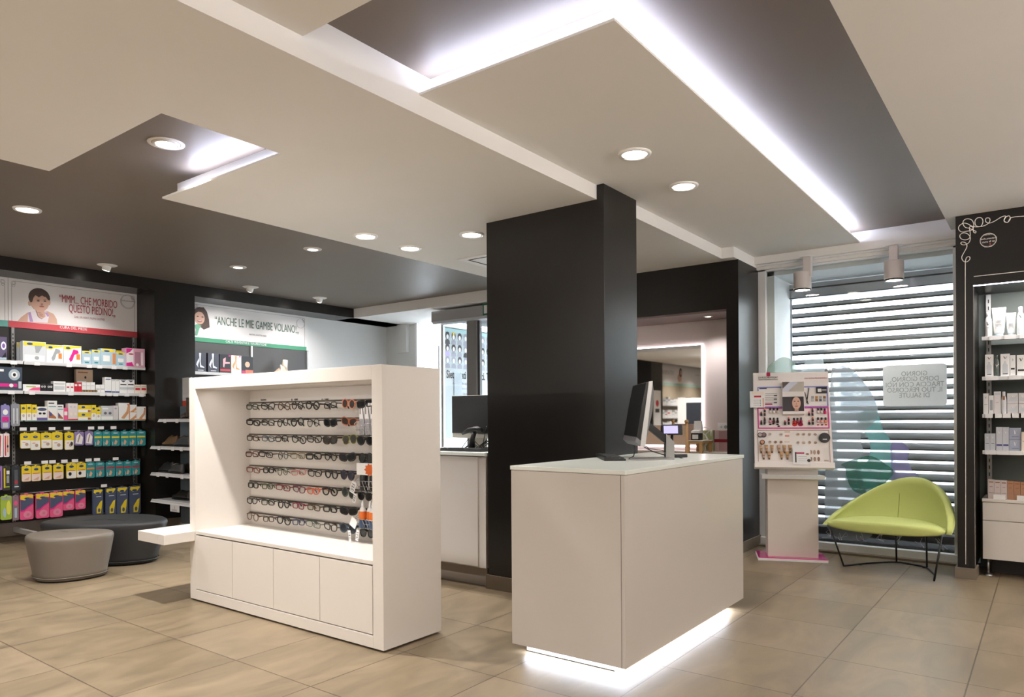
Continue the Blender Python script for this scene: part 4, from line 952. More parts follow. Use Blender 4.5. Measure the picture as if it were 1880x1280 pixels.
for i, (a, b_) in enumerate(((325, 440), (441, 520))):
    for j in range(2):
        zlo = sz[2]+j*.083
        ya, yb = onX(k5(a), 700, XC+.03).y, onX(k5(b_), 700, XC+.03).y
        pack('cream_box', (XC+.08, (ya+yb)/2, zlo), -PI/2, ya-yb-.003, .081, .08, c_('#d3d0d2'), [('p', [(.1, .2), (.4, .75), (.6, .45), (.9, .8), (.9, .2)], SIL), Vp(.4, .6, .6, .85, WHT)], 'marbled pale carton, %s of the %s stack on the third right shelf' % (('bottom', 'top')[j], ('left', 'right')[i]), 'box', 'face-care products on the right shelving')
for i, (a, b_, tp) in enumerate(((95, 150, 535), (152, 205, 535), (212, 278, 468), (280, 343, 468))):
    rp_(k5(a), k5(b_), j5(tp), sz[3], 'lotion_box', c_('#c3c7cf'), [Vp(.3, .7, .72, .82, WHT)] + ([('r', .08, .92, .2, .27, c_('#3c3f7c'))] if i > 1 else [('r', .2, .8, .4, .42, SLT)]), ['small pale blue-grey box, far left of the fourth right shelf', 'small pale blue-grey box, second from left on the fourth shelf', 'tall blue-grey box with navy band, left one of the pair', 'tall blue-grey box with navy band, right one of the pair'][i], 'box')
for j in range(2):
    ya, yb = onX(k5(345), 700, XC+.03).y, onX(k5(467), 700, XC+.03).y
    pack('lotion_box', (XC+.08, (ya+yb)/2, sz[3]+j*.091), -PI/2, ya-yb-.002, .089, .08, c_('#9fa6b8'), [Vp(.4, .6, .45, .8, WHT), ('r', .2, .8, .2, .24, SLT)], '%s of two stacked blue-grey cartons on the fourth right shelf' % ('upper' if j else 'lower'), 'box', 'face-care products on the right shelving')
rp_(k5(470), k5(530), j5(518), sz[3], 'lotion_box', CREAM, [('r', .2, .8, .5, .53, GRY)], 'cream-coloured box at the frame edge on the fourth right shelf', 'box')
for i, (a, b_) in enumerate(((127, 190), (192, 256), (258, 320), (322, 390), (392, 457), (460, 520))):
    col = c_('#c9bdbb') if i < 3 else c_('#a3785c')
    rp_(k5(a), k5(b_), j5(1005+5*i), .622, 'foundation_box', col, [('r', .15, .85, .85, .9, BRN), ('r', .25, .75, .62, .64, BRN), ('r', .1, .9, .3, .32, c_('#8c7370'))], '%s %s box from left on the white drawer top' % (ORD[i % 3], 'pale rosy' if i < 3 else 'brown copper'), 'box')

# ------------------------------------------------------------------ cosmetics stand
bl, br_ = onZ(1392, 1029, 0), onZ(1521, 1034.5, 0)
sd = (br_-bl).normalized(); sn = Vector((-sd.y, sd.x, 0)); srz = math.atan2(sd.y, sd.x); sw = (br_-bl).length
cs = thing('cosmetics_stand', 'white make-up tester stand on a magenta base before the window', 'display stand', bl, srz)
MB().box(0, sw, 0, .34, .0, .022, white_pl).build('base_plate', cs, bevel=.002)
MB().box(.004, sw-.004, .004, .336, .022, .028, mat('magenta_acrylic', '#c4147c', .12, coat=.5)).build('base_cover', cs, label='glossy magenta base cover')
def sl(px, py, yl):  # image point on the local plane y=yl -> local (x, z)
    p = onP(px, py, bl+sn*yl, sn)-bl; return p.dot(sd), p.z
yc = .06
x0, _ = sl(1409.5, 950, yc); x1, _ = sl(1502.5, 950, yc); zt = sl(1450, 866, yc)[1]
MB().box(x0, x1, yc, .30, .028, zt+.05, mat('stand_white', '#d8cec6', .35)).build('column', cs, bevel=.003)
xa, xb = sl(1399, 875, .02)[0], sl(1515, 875, .02)[0]; za, zb2 = sl(1450, 880, .02)[1], sl(1450, 873, .02)[1]
MB().prism([(xa, .02), (xb, .02), (xb-.07, .2), (xa, .2)], za, zb2, white_pl, 'z').build('tray', cs, bevel=.002)
# tilted head: plane through bottom edge leaning back
TI = .24
hb0, hz0 = sl(1386, 858, -.10); hb1, hz1 = sl(1531, 861, -.10)
hpt = bl + sn*(-.10) + Vector((0, 0, (hz0+hz1)/2)) + sd*hb0
hup = (Vector((0, 0, 1))*math.cos(TI) + sn*math.sin(TI)); hn = sd.cross(hup)     # hn points away from or to the viewer
if hn.dot(fw) < 0: hn = -hn
head = bpy.data.objects.new('tester_panel', None); C.objects.link(head); head.parent = cs
mw = Matrix((sd, hn, hup)).transposed().to_4x4(); mw.translation = hpt
cs_mw = Matrix.Translation(bl) @ Matrix.Rotation(srz, 4, 'Z')
HL = cs_mw.inverted() @ mw
bpy.data.objects.remove(head)
def h2(px, py): p = onP(px, py, hpt, hn)-hpt; return p.dot(sd), p.dot(hup)
HW = h2(1531, 861)[0]; HH = h2(1456, 683.5)[1]
def hbuild(b, name, label=None, bevel=0):
    o = b.build(name, cs, bevel=bevel, label=label); o.matrix_local = HL; return o
sw_m = mat('stand_panel_white', '#efe9e6', .3)
b = MB(); b.prism([(0, 0), (HW, 0), (HW*.985, HH), (HW*.005, HH)], 0, .035, sw_m, 'y'); hbuild(b, 'tester_panel', bevel=.002)
b = MB(); b.box(-.003, HW+.003, -.045, .05, -.005, .045, sw_m); hbuild(b, 'lower_ledge', bevel=.003)
def hrect(px0, py0, px1, py1): a = h2(px0, py0); c = h2(px1, py1); return a[0], c[0], c[1], a[1]
def hframe(px0, py0, px1, py1, m, t, name):
    x0, x1, z0, z1 = hrect(px0, py0, px1, py1); b = MB()
    b.box(x0, x1, -.006, 0, z0, z0+t, m); b.box(x0, x1, -.006, 0, z1-t, z1, m); b.box(x0, x0+t, -.006, 0, z0, z1, m); b.box(x1-t, x1, -.006, 0, z0, z1, m); hbuild(b, name)
hframe(1390.5, 711, 1521, 747.5, c_('#7f86c4'), .009, 'lilac_frame')
hframe(1390.5, 749, 1523, 787, c_('#cf2a8f'), .009, 'magenta_frame')
hframe(1390.5, 790, 1525, 851, c_('#b79d8f'), .004, 'lower_frame')
X5 = lambda c: 1375+c/11.64; Y5 = lambda c: 670+c/11.64; Y6 = lambda c: 770+c/11.64
q = h2(X5(415), Y5(205)); b = MB(); b.box(q[0]-.016, q[0]+.016, -.003, 0, q[1]-.018, q[1]+.018, c_('#a80d45')); hbuild(b, 'brand_square')
def htext(s, px, py, size, m, al='LEFT', sq=1.):
    q = h2(px, py); o = text(s, size, m, cs, (0, 0, 0), align=al); M = HL @ Matrix.Translation((q[0], -.004, q[1])) @ Matrix.Rotation(PI/2, 4, 'X') @ Matrix.Scale(sq, 4, (1, 0, 0)); o.matrix_local = M
htext('LA ROCHE-POSAY', X5(195), Y5(278), .0235, BLK, sq=.88); htext('LABORATOIRE DERMATOLOGIQUE', X5(195), Y5(322), .0125, BLK, sq=.85)
htext('UNA NUOVA PELLE SENSIBILE', X5(1180), Y5(292), .0165, c_('#b0455c'), sq=.85)
def hb(px0, py0, px1, py1, m, name='printed_card', d=.003): x0, x1, z0, z1 = hrect(px0, py0, px1, py1); b = MB(); b.box(x0, x1, -d, 0, z0, z1, m); return hbuild(b, name)
def hchart():
    b = MB()
    for i in range(6):
        x0, x1, z0, z1 = hrect(X5(350), Y5(615+38*i), X5(600), Y5(622+38*i)); b.box(x0, x1, -.0035, 0, z0, z1, GRY)
        x0, x1, z0, z1 = hrect(X5(530), Y5(610+38*i), X5(600), Y5(630+38*i)); b.box(x0, x1, -.004, 0, z0, z1, BLK if i % 2 else SIL)
    x0, x1, z0, z1 = hrect(X5(220), Y5(500), X5(380), Y5(515)); b.box(x0, x1, -.004, 0, z0, z1, NAV)
    x0, x1, z0, z1 = hrect(X5(335), Y5(830), X5(500), Y5(855)); b.box(x0, x1, -.004, 0, z0, z1, DPK); hbuild(b, 'printed_chart')
hchart()
b = MB()
for i in range(4):
    for j, m in enumerate(((GRY, SIL), (GOLD, BRN), (GRY, SLT), (BRN, GRY))[i]):
        x0, x1, z0, z1 = hrect(X5(1330+85*i), Y5(672+60*j), X5(1385+85*i), Y5(720+60*j)); b.box(x0, x1, -.006, 0, z0, z1, m)
hbuild(b, 'eyeshadow_well')
# central mirror box with portrait
mx0, mx1, mz0, mz1 = hrect(X5(690), Y5(395), X5(1175), Y5(1080))
b = MB(); b.box(mx0, mx1, -.05, -.0, mz0, mz1, sw_m); hbuild(b, 'mirror_box', bevel=.003)
x0, x1, z0, z1 = hrect(X5(700), Y5(400), X5(1165), Y5(600)); b = MB(); b.box(x0, x1, -.052, -.05, z0, z1, mirror_m); hbuild(b, 'mirror')
x0, x1, z0, z1 = hrect(X5(700), Y5(715), X5(1165), Y5(1020)); b = MB(); b.box(x0, x1, -.0515, -.05, z0, z1, c_('#39343a'))
W_, H_ = x1-x0, z1-z0
def E_(u, v, ru, rv, m, k): b.ell(x0+W_*u, z0+H_*v, W_*ru, H_*rv, -.0515-.0004*k, -.0515, m, 20)
E_(.66, .45, .32, .62, c_('#3c2d28'), 1) if False else None
b.prism([(x0+W_*.40, z0), (x0+W_*.42, z1), (x0+W_*.95, z1), (x0+W_, z0)], -.0519, -.0515, c_('#33282a'), 'y')
E_(.65, .55, .20, .43, c_('#d9b09c'), 2); E_(.65, .08, .10, .10, c_('#c79c88'), 2)
E_(.57, .68, .05, .035, c_('#5c443c'), 3); E_(.74, .68, .05, .035, c_('#5c443c'), 3); E_(.65, .5, .025, .06, c_('#c08f7c'), 3); E_(.65, .34, .075, .03, c_('#a8484c'), 3)
hbuild(b, 'portrait_photo')
# leaflets
def hthing(name, cat, label, px, py, y=-.0, group=None):
    q = h2(px, py); t = thing(name, label, cat, (0, 0, 0), 0, group); M = mw @ Matrix.Translation((q[0], y, q[1])); t.matrix_world = M; return t
t = hthing('leaflet', 'leaflet', 'white leaflet with a red heading sticking out left of the tester panel', X5(180), Y5(755), -.03)
b = MB(); b.box(-.065, .062, 0, .002, -.076, .076, white_pl); b.box(-.03, .03, -.001, 0, .018, .034, RED); b.box(-.05, .055, -.001, 0, .045, .07, CREAM)
for i in range(4): b.box(-.035, .01, -.001, 0, -.01-.016*i, -.008-.016*i, GRY); b.box(.018, .026, -.001, 0, -.012-.016*i, -.006-.016*i, BLK)
b.box(.044, .05, -.001, 0, -.07, .01, ORG); b.build('sheet', t)
t = hthing('leaflet', 'leaflet', 'white leaflet with a pink heading leaning on the lower ledge', X5(1115), Y6(795), -.052)
b = MB(); b.box(-.073, .07, 0, .002, -.082, .082, white_pl); b.box(-.045, .02, -.001, 0, .013, .027, DPK); b.box(-.056, -.045, -.001, 0, -.062, .028, BLK)
for i in range(3): b.box(-.03, .04, -.001, 0, -.012-.018*i, -.010-.018*i, GRY)
b.ell(.055, -.045, .014, .014, -.001, 0, BLK); b.ell(.045, .012, .014, .008, -.001, 0, BRN); b.build('sheet', t)
t = hthing('eyeliner_pencil', 'pencil', 'black eyeliner crossing another right of the little mirror', X5(1255), Y5(670), -.008); MB().tube([(-.012, 0, -.065), (.012, 0, .075)], .0035, BLK, 8).build('barrel', t)
t = hthing('eyeliner_pencil', 'pencil', 'shorter black mascara wand crossing the long eyeliner', X5(1225), Y5(720), -.012); MB().tube([(-.012, 0, .055), (.012, 0, -.055)], .0035, BLK, 8).build('barrel', t)
t = hthing('palette_case', 'make-up case', 'black and white open palette at the top right of the panel', X5(1540), Y5(550), -.012)
b = MB(); b.box(-.042, .045, -.006, .006, -.026, .028, BLK); b.build('case', t); b = MB(); b.box(-.03, .0, -.0075, -.006, -.018, .012, WHT); b.box(.004, .042, -.0075, -.006, -.004, .004, WHT); b.build('tray', t)
# lipsticks: black base, coloured bullet
def lipstick(px, py, col, label):
    t = hthing('lipstick', 'lipstick', label, px, py, -.012, 'lipstick testers'); MB().lathe([(.0075, -.016), (.0085, -.014), (.0085, .006), (.0001, .006)], BLK, 12).build('base', t)
    MB().lathe([(.0065, .006), (.0065, .018), (.003, .024), (.0001, .025)], col, 12).build('bullet', t)
ls = [(262, 1060, '#8c2f3c'), (335, 1060, '#e3a08c'), (335, 985, '#e8a58c'), (262, 1245, '#7a1f33'), (335, 1245, '#a83c4c'), (335, 1180, '#8c2238'), (768, 1250, '#c73a50'), (848, 1245, '#e0506c'), (848, 1175, '#e36a78'), (1280, 1055, '#e0637c'), (1355, 1055, '#dd5f80'), (1355, 985, '#7a2438'), (1285, 1245, '#d9667c'), (1362, 1245, '#e37a64'), (1362, 1175, '#e0704c')]
pos_ = ['left block, upper row, left', 'left block, upper row, right', 'left block, upper row, back', 'left block, lower row, left', 'left block, lower row, right', 'left block, lower row, back', 'middle block, left', 'middle block, right', 'middle block, back', 'right block, upper row, left', 'right block, upper row, right', 'right block, upper row, back', 'right block, lower row, left', 'right block, lower row, right', 'right block, lower row, back']
for (x, y, c), lb in zip(ls, pos_): lipstick(X5(x), Y5(y), c_(c, .3), 'tester lipstick in black base in the magenta frame, '+lb)
np_ = [(452, 975, '#e8dcd4', 'upper row, left block, left'), (528, 975, '#eadcd6', 'upper row, left block, middle'), (606, 975, '#d9c6be', 'upper row, left block, right'), (452, 1185, '#d98ca0', 'lower row, left block, left'), (528, 1185, '#4c1830', 'lower row, left block, middle'), (610, 1185, '#3c1828', 'lower row, left block, right'), (960, 1190, '#c8182c', 'middle block, left'), (1035, 1190, '#b0142c', 'middle block, middle'), (1110, 1180, '#9c1844', 'middle block, right'), (1475, 975, '#ead8d2', 'upper row, right block, left'), (1545, 975, '#ecdcd8', 'upper row, right block, middle'), (1618, 985, '#e0286c', 'upper row, right block, right'), (1475, 1180, '#f0c4c8', 'lower row, right block, left'), (1550, 1180, '#f0a8a0', 'lower row, right block, middle'), (1635, 1180, '#f08c6c', 'lower row, right block, right')]
for x, y, c, lb in np_:
    t = hthing('nail_polish_bottle', 'nail polish', 'nail polish tester with black cap, '+lb+' of the magenta frame', X5(x), Y5(y), -.012, 'nail polish testers')
    MB().lathe([(.0075, -.004), (.008, .02), (.0001, .021)], BLK, 12).build('cap', t)
    MB().lathe([(.010, -.028), (.0115, -.026), (.0115, -.008), (.008, -.004), (.0001, -.004)], c_(c, .15), 14).build('bottle', t)
def blob(px0, py0, px1, py1, m, name, label=None):
    x0, x1, z0, z1 = hrect(px0, py0, px1, py1); b = MB(); b.ell((x0+x1)/2, (z0+z1)/2, (x1-x0)/2, (z1-z0)/2, -.004, 0, m, 22); return hbuild(b, name, label)
for x, c in ((975, '#c01c1c'), (1100, '#96103c')): blob(X5(x-55), Y6(70), X5(x+60), Y6(150), c_(c, .2), 'lacquer_splash')
for i, (x, y, c) in enumerate(((1478, 118, '#b8626c'), (1562, 118, '#8c3038'), (1645, 118, '#c0402c'), (455, 112, '#24161c'), (520, 100, '#4c1024'), (612, 112, '#24161c'), (635, 148, '#1c1418'))): blob(X5(x-28), Y6(y-14), X5(x+28), Y6(y+14), c_(c, .2), 'colour_swatch')
for i, (x, y, c) in enumerate(((447, 322, '#d9b4a4'), (685, 325, '#9c7c64'), (447, 492, '#c89474'), (565, 492, '#b48a72'), (685, 492, '#c4805c'), (1047, 325, '#d8b080'), (1167, 325, '#d4b498'), (1290, 325, '#b88860'), (1413, 325, '#b07858'), (1047, 500, '#cfb294'), (1168, 500, '#d4b080'), (1294, 500, '#dcb08c'), (1420, 500, '#c09c6c'))):
    blob(X5(x-44), Y6(y-44), X5(x+44), Y6(y+40), sw_m, 'powder_rim'); blob(X5(x-36), Y6(y-32), X5(x+36), Y6(y+28), c_(c, .7), 'powder_well')
hb(X5(760), Y6(262), X5(880), Y6(275), GOLD, 'caption'); hb(X5(770), Y6(340), X5(860), Y6(370), c_('#d98c7c'), 'caption'); hb(X5(760), Y6(475), X5(870), Y6(490), c_('#e0c0a8'), 'caption')
for j, (yy, rows) in enumerate(((705, (1320, 1402, 1483)), (850, (1325, 1407, 1490)))):
    for i, x in enumerate(rows): blob(X5(x-30), Y6(yy-48), X5(x+30), Y6(yy+48), c_(('#b09480', '#9c8270')[j] if i < 2 else '#8a6c58', .5), 'foundation_swatch')
hb(X5(1590), Y6(610), X5(1715), Y6(900), c_('#e6e0dc'), 'caption'); hb(X5(1610), Y6(870), X5(1715), Y6(895), GOLD, 'caption')
for x, y, s, c1, lb in ((235, 340, .021, '#b9a7a8', 'black-rimmed open compact at the upper left of the lower panel'), (315, 340, .022, '#8c7474', 'black-rimmed compact overlapping the open one at upper left'), (283, 495, .021, '#d0906c', 'black-rimmed compact with peach powder at lower left')):
    t = hthing('powder_compact', 'compact', lb, X5(x), Y6(y), -.012, 'black powder compacts'); b = MB(); b.ell(0, 0, s, s, -.006, .006, BLK, 24); b.build('case', t); b = MB(); b.ell(0, 0, s*.72, s*.72, -.0075, -.006, c_(c1, .7), 22); b.build('powder', t)
t = hthing('powder_compact', 'compact', 'large closed black round compact at the right of the panel', X5(1608), Y6(405), -.02); b = MB(); b.ell(0, 0, .045, .043, -.012, .012, BLK, 32); b.build('case', t, bevel=.003); MB().box(-.017, .017, -.0135, -.012, -.019, -.013, WHT).build('logo', t)
for i, (x, y) in enumerate(((258, 640), (373, 640), (490, 640), (638, 640), (755, 640), (878, 640), (312, 780), (430, 780), (695, 780), (820, 780))):
    c1 = ('#c4a184', '#c8a078', '#c09870', '#caa890', '#bb946c', '#b8906c', '#c4a594', '#c8a080', '#cba074', '#c2996c')[i]
    t = hthing('foundation_tube', 'cosmetic tube', 'beige foundation tube tester, %s from left in the %s row' % (ORD[i if i < 6 else i-6], 'upper' if i < 6 else 'lower'), X5(x), Y6(y), -.013, 'foundation tube testers')
    b = MB(); rg = [[(w_*math.cos(2*PI*k/14), d_*math.sin(2*PI*k/14), z_) for k in range(14)] for w_, d_, z_ in ((.0085, .0085, -.024), (.011, .010, -.01), (.0135, .007, .015), (.0155, .0012, .036))]; b.loft(rg, c_(c1)); b.build('tube', t)
    MB().lathe([(.006, -.036), (.0075, -.034), (.0075, -.024), (.0001, -.024)], c_('#5c4a3c'), 12).build('cap', t)
    MB().box(-.010, .010, -.0125, -.010, -.004, .003, c_('#7c6450')).build('label_band', t)

# ------------------------------------------------------------------ left wall shelving (niche back at YN, shelf fronts at YF)
YF = 8.71
def lw(px, py, y=YF): return onY(px, py, y)
A1 = lambda cx, cy_: (cx/4.922, 480+cy_/4.922)          # readings taken from enlarged views
A2 = lambda cx, cy_: (cx/4.414, 720+cy_/4.414)
XJ = lw(43, 700).x                                       # joint between the two bays
zA, zB, zC = lw(150, 669).z, lw(150, 720.3).z, lw(150, 771.5).z
zD, zE, zF = onY(150, 790.7, 8.80).z, onY(150, 849.2, 8.80).z, onY(150, 898.5, 8.80).z
XE = 4.245
zsb = onY(15, 600.5, YN-.02).z
lu = thing('wall_shelving_unit', 'black wall shelving bay of foot-care goods below the baby sign', 'shelving unit', (XJ, YN, 0))
def lbox(p, name, x0, x1, y0, y1, z0, z1, m, px=None, bev=0): ox = p.location; return MB().box(x0-ox.x, x1-ox.x, y0-ox.y, y1-ox.y, z0, z1, m).build(name, p, bevel=bev)
lu2 = thing('wall_shelving_unit', 'black wall shelving bay with toothbrushes at the left frame edge', 'shelving unit', (XJ-1.35, YN, 0))
lu3 = thing('wall_shelving_unit', 'black shelving bay left of the toothbrush bay', 'shelving unit', (XJ-2.7, YN, 0))
upx = lw(24, 800, 8.95).x
for un, xa, xb in ((lu, XJ, XE), (lu2, XJ-1.35, XJ), (lu3, XJ-2.7, XJ-1.35)):
    lbox(un, 'back_board', xa+.001, xb, 8.955, YN, .2, zsb-.003, black_flat)
    for z in (zA, zB):
        lbox(un, 'shelf', xa+.012, xb-.012, YF+.02, 8.955, z-.012, z, grey_plastic); lbox(un, 'shelf_rail', xa+.008, xb-.004, YF-.005, YF+.02, z-.032, z+.004, grey_plastic, bev=.002)
    lbox(un, 'glass_shelf', xa+.012, xb-.008, YF, 8.955, zC-.010, zC, mat('green_glass_edge', '#7f9a92', .15))
    for z in (zD, zE, zF):
        b = MB(); b.tube([(xa+.01-un.location.x, 8.84-YN, z), (xb-.02-un.location.x, 8.84-YN, z)], .009, metal, 10); b.tube([(xa+.01-un.location.x, 8.84-YN, z-.028), (xb-.02-un.location.x, 8.84-YN, z-.028)], .005, metal, 8)
        b.box(xb-.02-un.location.x, xb-.012-un.location.x, 8.83-YN, 8.955-YN, z-.03, z+.01, metal); b.build('hook_bar', un)
for un, x in ((lu, upx), (lu, XE-.035), (lu2, upx-1.3)):
    b = MB(); X0 = x-un.location.x; b.box(X0-.014, X0+.014, -.045, -.02, .12, zsb-.003, metal)
    for i in range(int((zsb-.2)/.042)): b.box(X0-.004, X0+.004, -.047, -.045, .16+.042*i, .182+.042*i, dark_gap)
    b.build('slotted_upright', un)
b = MB(); X0 = upx-lu.location.x; b.box(X0-.02, X0+.02, -.62, -.02, .10, .15, alu); b.box(X0-.015, X0+.015, -.62, -.58, .02, .10, alu); b.lathe([(.04, 0), (.038, .012), (.01, .02)], alu, 18, (X0, -.6, 0)); b.build('foot', lu, bevel=.003)
lbox(lu, 'kick_panel', XJ, XE, 8.90, 8.92, .06, .2, mat('kick_taupe', '#6c635b', .6)); lbox(lu2, 'kick_panel', XJ-1.35, XJ, 8.90, 8.92, .06, .2, mat('kick_taupe'))
def ptag(un, x, z, y=YF-.006, w=.055): MB().box(x-w/2-un.location.x, x+w/2-un.location.x, y-.002-YN, y-YN, z-.038, z-.004, white_pl).build('price_tag', un)
for cx in (333, 622, 805, 898, 1027, 1128): ptag(lu, lw(*A1(cx, 940)).x, zA)
for cx in (288, 638, 922, 985, 1043, 1143, 1275): ptag(lu, lw(*A1(cx, 1190)).x, zB)
ptag(lu2, lw(*A1(122, 920)).x, zA, w=.06); ptag(lu2, lw(*A1(100, 1180)).x, zB, w=.06)
for cx, zz in [(187, zD), (271, zD), (421, zD), (543, zD), (738, zD), (817, zD), (919, zD), (222, zE), (360, zE), (423, zE), (519, zE), (605, zE), (715, zE), (784, zE), (935, zE), (839, zF)]:
    x = lw(*A2(cx, 300)).x; b = MB(); X0 = x-lu.location.x; b.box(X0-.032, X0+.032, YF-.004-YN, YF-YN, zz+.012, zz+.045, white_pl); b.tube([(X0, YF-YN, zz+.02), (X0, 8.84-YN, zz)], .003, metal, 5); b.build('price_tag', lu)

# signs above
sgt, sgb0 = 2.838, onY(251, 617.6, YN-.02).z
stz = onY(251, 607, YN-.02).z
def sign(name, x0, x1, zb, zs, zt, stripe, label):
    t = thing(name, label, 'sign', (x0, YN-.02, zb)); w = x1-x0; h = zt-zb
    b = MB(); b.box(.002, w-.002, -.012, .01, 0, h, mat('sign_white', '#e4e0de', .25)); b.build('panel', t)
    b = MB(); b.box(.002, w-.002, -.014, -.012, 0, zs-zb, stripe); b.build('colour_band', t)
    b = MB(); gl = mat('sign_hairline', '#9a9698', .6)
    for (a0, a1, c0, c1) in ((.05, w-.05, h-.032, h-.028), (.03, .034, zs-zb+.0, h-.06), (w-.034, w-.03, zs-zb, h-.06)): b.box(a0, a1, -.0135, -.012, c0, c1, gl)
    for sx, sg in ((.05, 1), (w-.05, -1)):
        for r_, oz in ((.022, 0), (.013, -.03), (.013, .0)): b.tube([(sx+sg*(.0+r_*math.cos(k*PI/6)), -.013, h-.05+oz+r_*math.sin(k*PI/6)) for k in range(12)], .0018, gl, 4, True)
    b.build('hairline_border', t); return t, w, h
sx0, sx1 = onY(14.5, 580, YN-.02).x, onY(251, 580, YN-.02).x
zst = onY(251, 607, YN-.02).z; zsb = onY(251, 617.6, YN-.02).z
cp = onY(125, 600, YN-.02)
zst = onY(15, 588.8, YN-.02).z; zsb = onY(15, 600.5, YN-.02).z
S1, w1_, h1_ = sign('wall_sign', sx0, sx1, zsb, zst, sgt, mat('sign_red', '#c2474f', .4), 'long white wall sign with a baby photo and a red band')
def sl2(cx, cy_): p = onY(*A1(cx, cy_), YN-.034); return p.x-sx0, p.z-zsb
crim = mat('sign_crimson', '#a8323f', .5)
def stext(T, f, s_, x0, x1, y_, dy, m_, **k):
    a, b_ = f(x0, y_), f(x1, y_); xm = (x0+x1)/2; c0 = f(xm, y_-dy/2); c1 = f(xm, y_+dy/2)
    o = text(s_, .1, m_, T, ((a[0]+b_[0])/2, -.0165, f(xm, y_)[1]), **k); return fit(o, b_[0]-a[0], c0[1]-c1[1])
stext(S1, sl2, '“MMM... CHE MORBIDO', 535, 1058, 366, 68, crim); stext(S1, sl2, 'QUESTO PIEDINO!„', 622, 1040, 447, 84, crim)
stext(S1, sl2, 'GAIA, UN ANNO, MAMMA SHOPPER', 670, 945, 515, 24, mat('sign_pinkgrey', '#b98f94', .6))
stext(S1, sl2, 'CURA DEL PIEDE', 540, 785, 605, 24, white_pl)
def figure(t, f, parts, name='photo_figure'):
    b = MB()
    for k, p in enumerate(parts):
        y = -.013-.0005*k
        if p[0] == 'e': (u, v) = f(p[1], p[2]); (u2, v2) = f(p[1]+p[3], p[2]); (u3, v3) = f(p[1], p[2]-p[4]); b.ell(u, v, abs(u2-u), abs(v3-v), y, -.012, p[5], 22)
        else: b.prism([f(*c) for c in p[1]], y, -.012, p[2], 'y')
    b.build(name, t, fix=True)
skn, skd, hr, cl, pkc = mat('photo_skin', '#c79d88', .5), mat('photo_skin_shade', '#9c7464', .5), mat('photo_brown_hair', '#48352d', .6), mat('photo_white_cloth', '#d8cdd2', .5), mat('photo_lilac_cloth', '#a888b4', .5)
def rv(L): return list(reversed(L))
figure(S1, sl2, [
 ('p', rv([(160, 540), (190, 505), (250, 462), (330, 445), (430, 450), (485, 475), (512, 520), (520, 568), (400, 560), (250, 548)]), skn),
 ('p', rv([(255, 465), (300, 448), (420, 455), (445, 490), (430, 555), (320, 550), (250, 545)]), cl),
 ('p', rv([(255, 465), (275, 455), (300, 545), (270, 545)]), pkc), ('p', rv([(400, 460), (425, 462), (447, 495), (430, 500)]), pkc),
 ('e', 356, 400, 30, 60, skn), ('e', 356, 330, 97, 88, hr), ('e', 270, 378, 14, 24, skn), ('e', 444, 372, 12, 24, skn), ('e', 360, 375, 80, 78, skn),
 ('p', rv([(262, 340), (280, 285), (330, 258), (380, 256), (425, 275), (448, 320), (450, 355), (438, 350), (425, 318), (400, 322), (380, 308), (350, 325), (320, 305), (300, 330), (290, 368), (275, 372)]), hr),
 ('e', 345, 357, 13, 6, hr), ('e', 405, 360, 13, 6, hr), ('e', 345, 343, 18, 3, skd), ('e', 405, 346, 17, 3, skd), ('e', 378, 388, 11, 9, skd), ('e', 377, 408, 22, 7, mat('photo_lips', '#9c5450', .5)),
 ('p', rv([(330, 450), (350, 430), (400, 458), (410, 500), (380, 520), (345, 500)]), skn), ('e', 350, 452, 24, 14, skn), ('e', 385, 480, 20, 16, skn), ('e', 368, 478, 22, 4, skd), ('e', 372, 494, 20, 4, skd), ('e', 352, 462, 20, 3, skd)])
q = sl2(1155, 365)
b = MB()
for r_ in (.085, .075): b.tube([(q[0]+r_*math.cos(k*PI/14), -.014, q[1]+r_*math.sin(k*PI/14)) for k in range(28)], .002, mat('sign_hairline'), 4, True)
b.build('round_stamp', S1); text('Facile prendersi', .028, mat('sign_hairline'), S1, (q[0], -.014, q[1]+.01), 'stamp_lettering', shear=.2)
S0, _, _ = sign('wall_sign', sx0-1.3, sx0, zsb, zst, sgt, mat('sign_teal', '#5f9a92', .4), 'white wall sign with a teal band at the left frame edge')
S4, _, _ = sign('wall_sign', sx0-2.6, sx0-1.3, zsb, zst, sgt, mat('sign_teal'), 'white wall sign over the bay outside the left frame edge')
# second niche sign
B3 = lambda cx, cy_: (240+cx/4.922, 520+cy_/4.922)
tx0, tx1 = onY(352, 600, YN-.02).x, onY(561.5, 600, YN-.02).x
q0, q1, q2 = onY(*B3(1080, 560), YN-.02).z, onY(*B3(1080, 592), YN-.02).z, 0
zs2t = onY(*B3(1080, 532), YN-.02).z; zs2b = onY(*B3(1080, 568), YN-.02).z
S2, w2_, h2_ = sign('wall_sign', tx0, tx1, zs2b, zs2t, sgt, mat('sign_green', '#3f8a68', .4), 'long white wall sign with a laughing girl and a green band')
def sl3(cx, cy_): p = onY(*B3(cx, cy_), YN-.034); return p.x-tx0, p.z-zs2b
grn = mat('sign_text_green', '#46685a', .5)
stext(S2, sl3, '“ANCHE LE MIE GAMBE VOLANO!„', 760, 1515, 382, 84, grn)
stext(S2, sl3, 'MARTINA, QUATTRO ANNI', 1070, 1225, 471, 16, mat('sign_hairline'))
stext(S2, sl3, 'CALZE PREVENTIVE E TERAPEUTICHE', 858, 1225, 543, 20, white_pl)
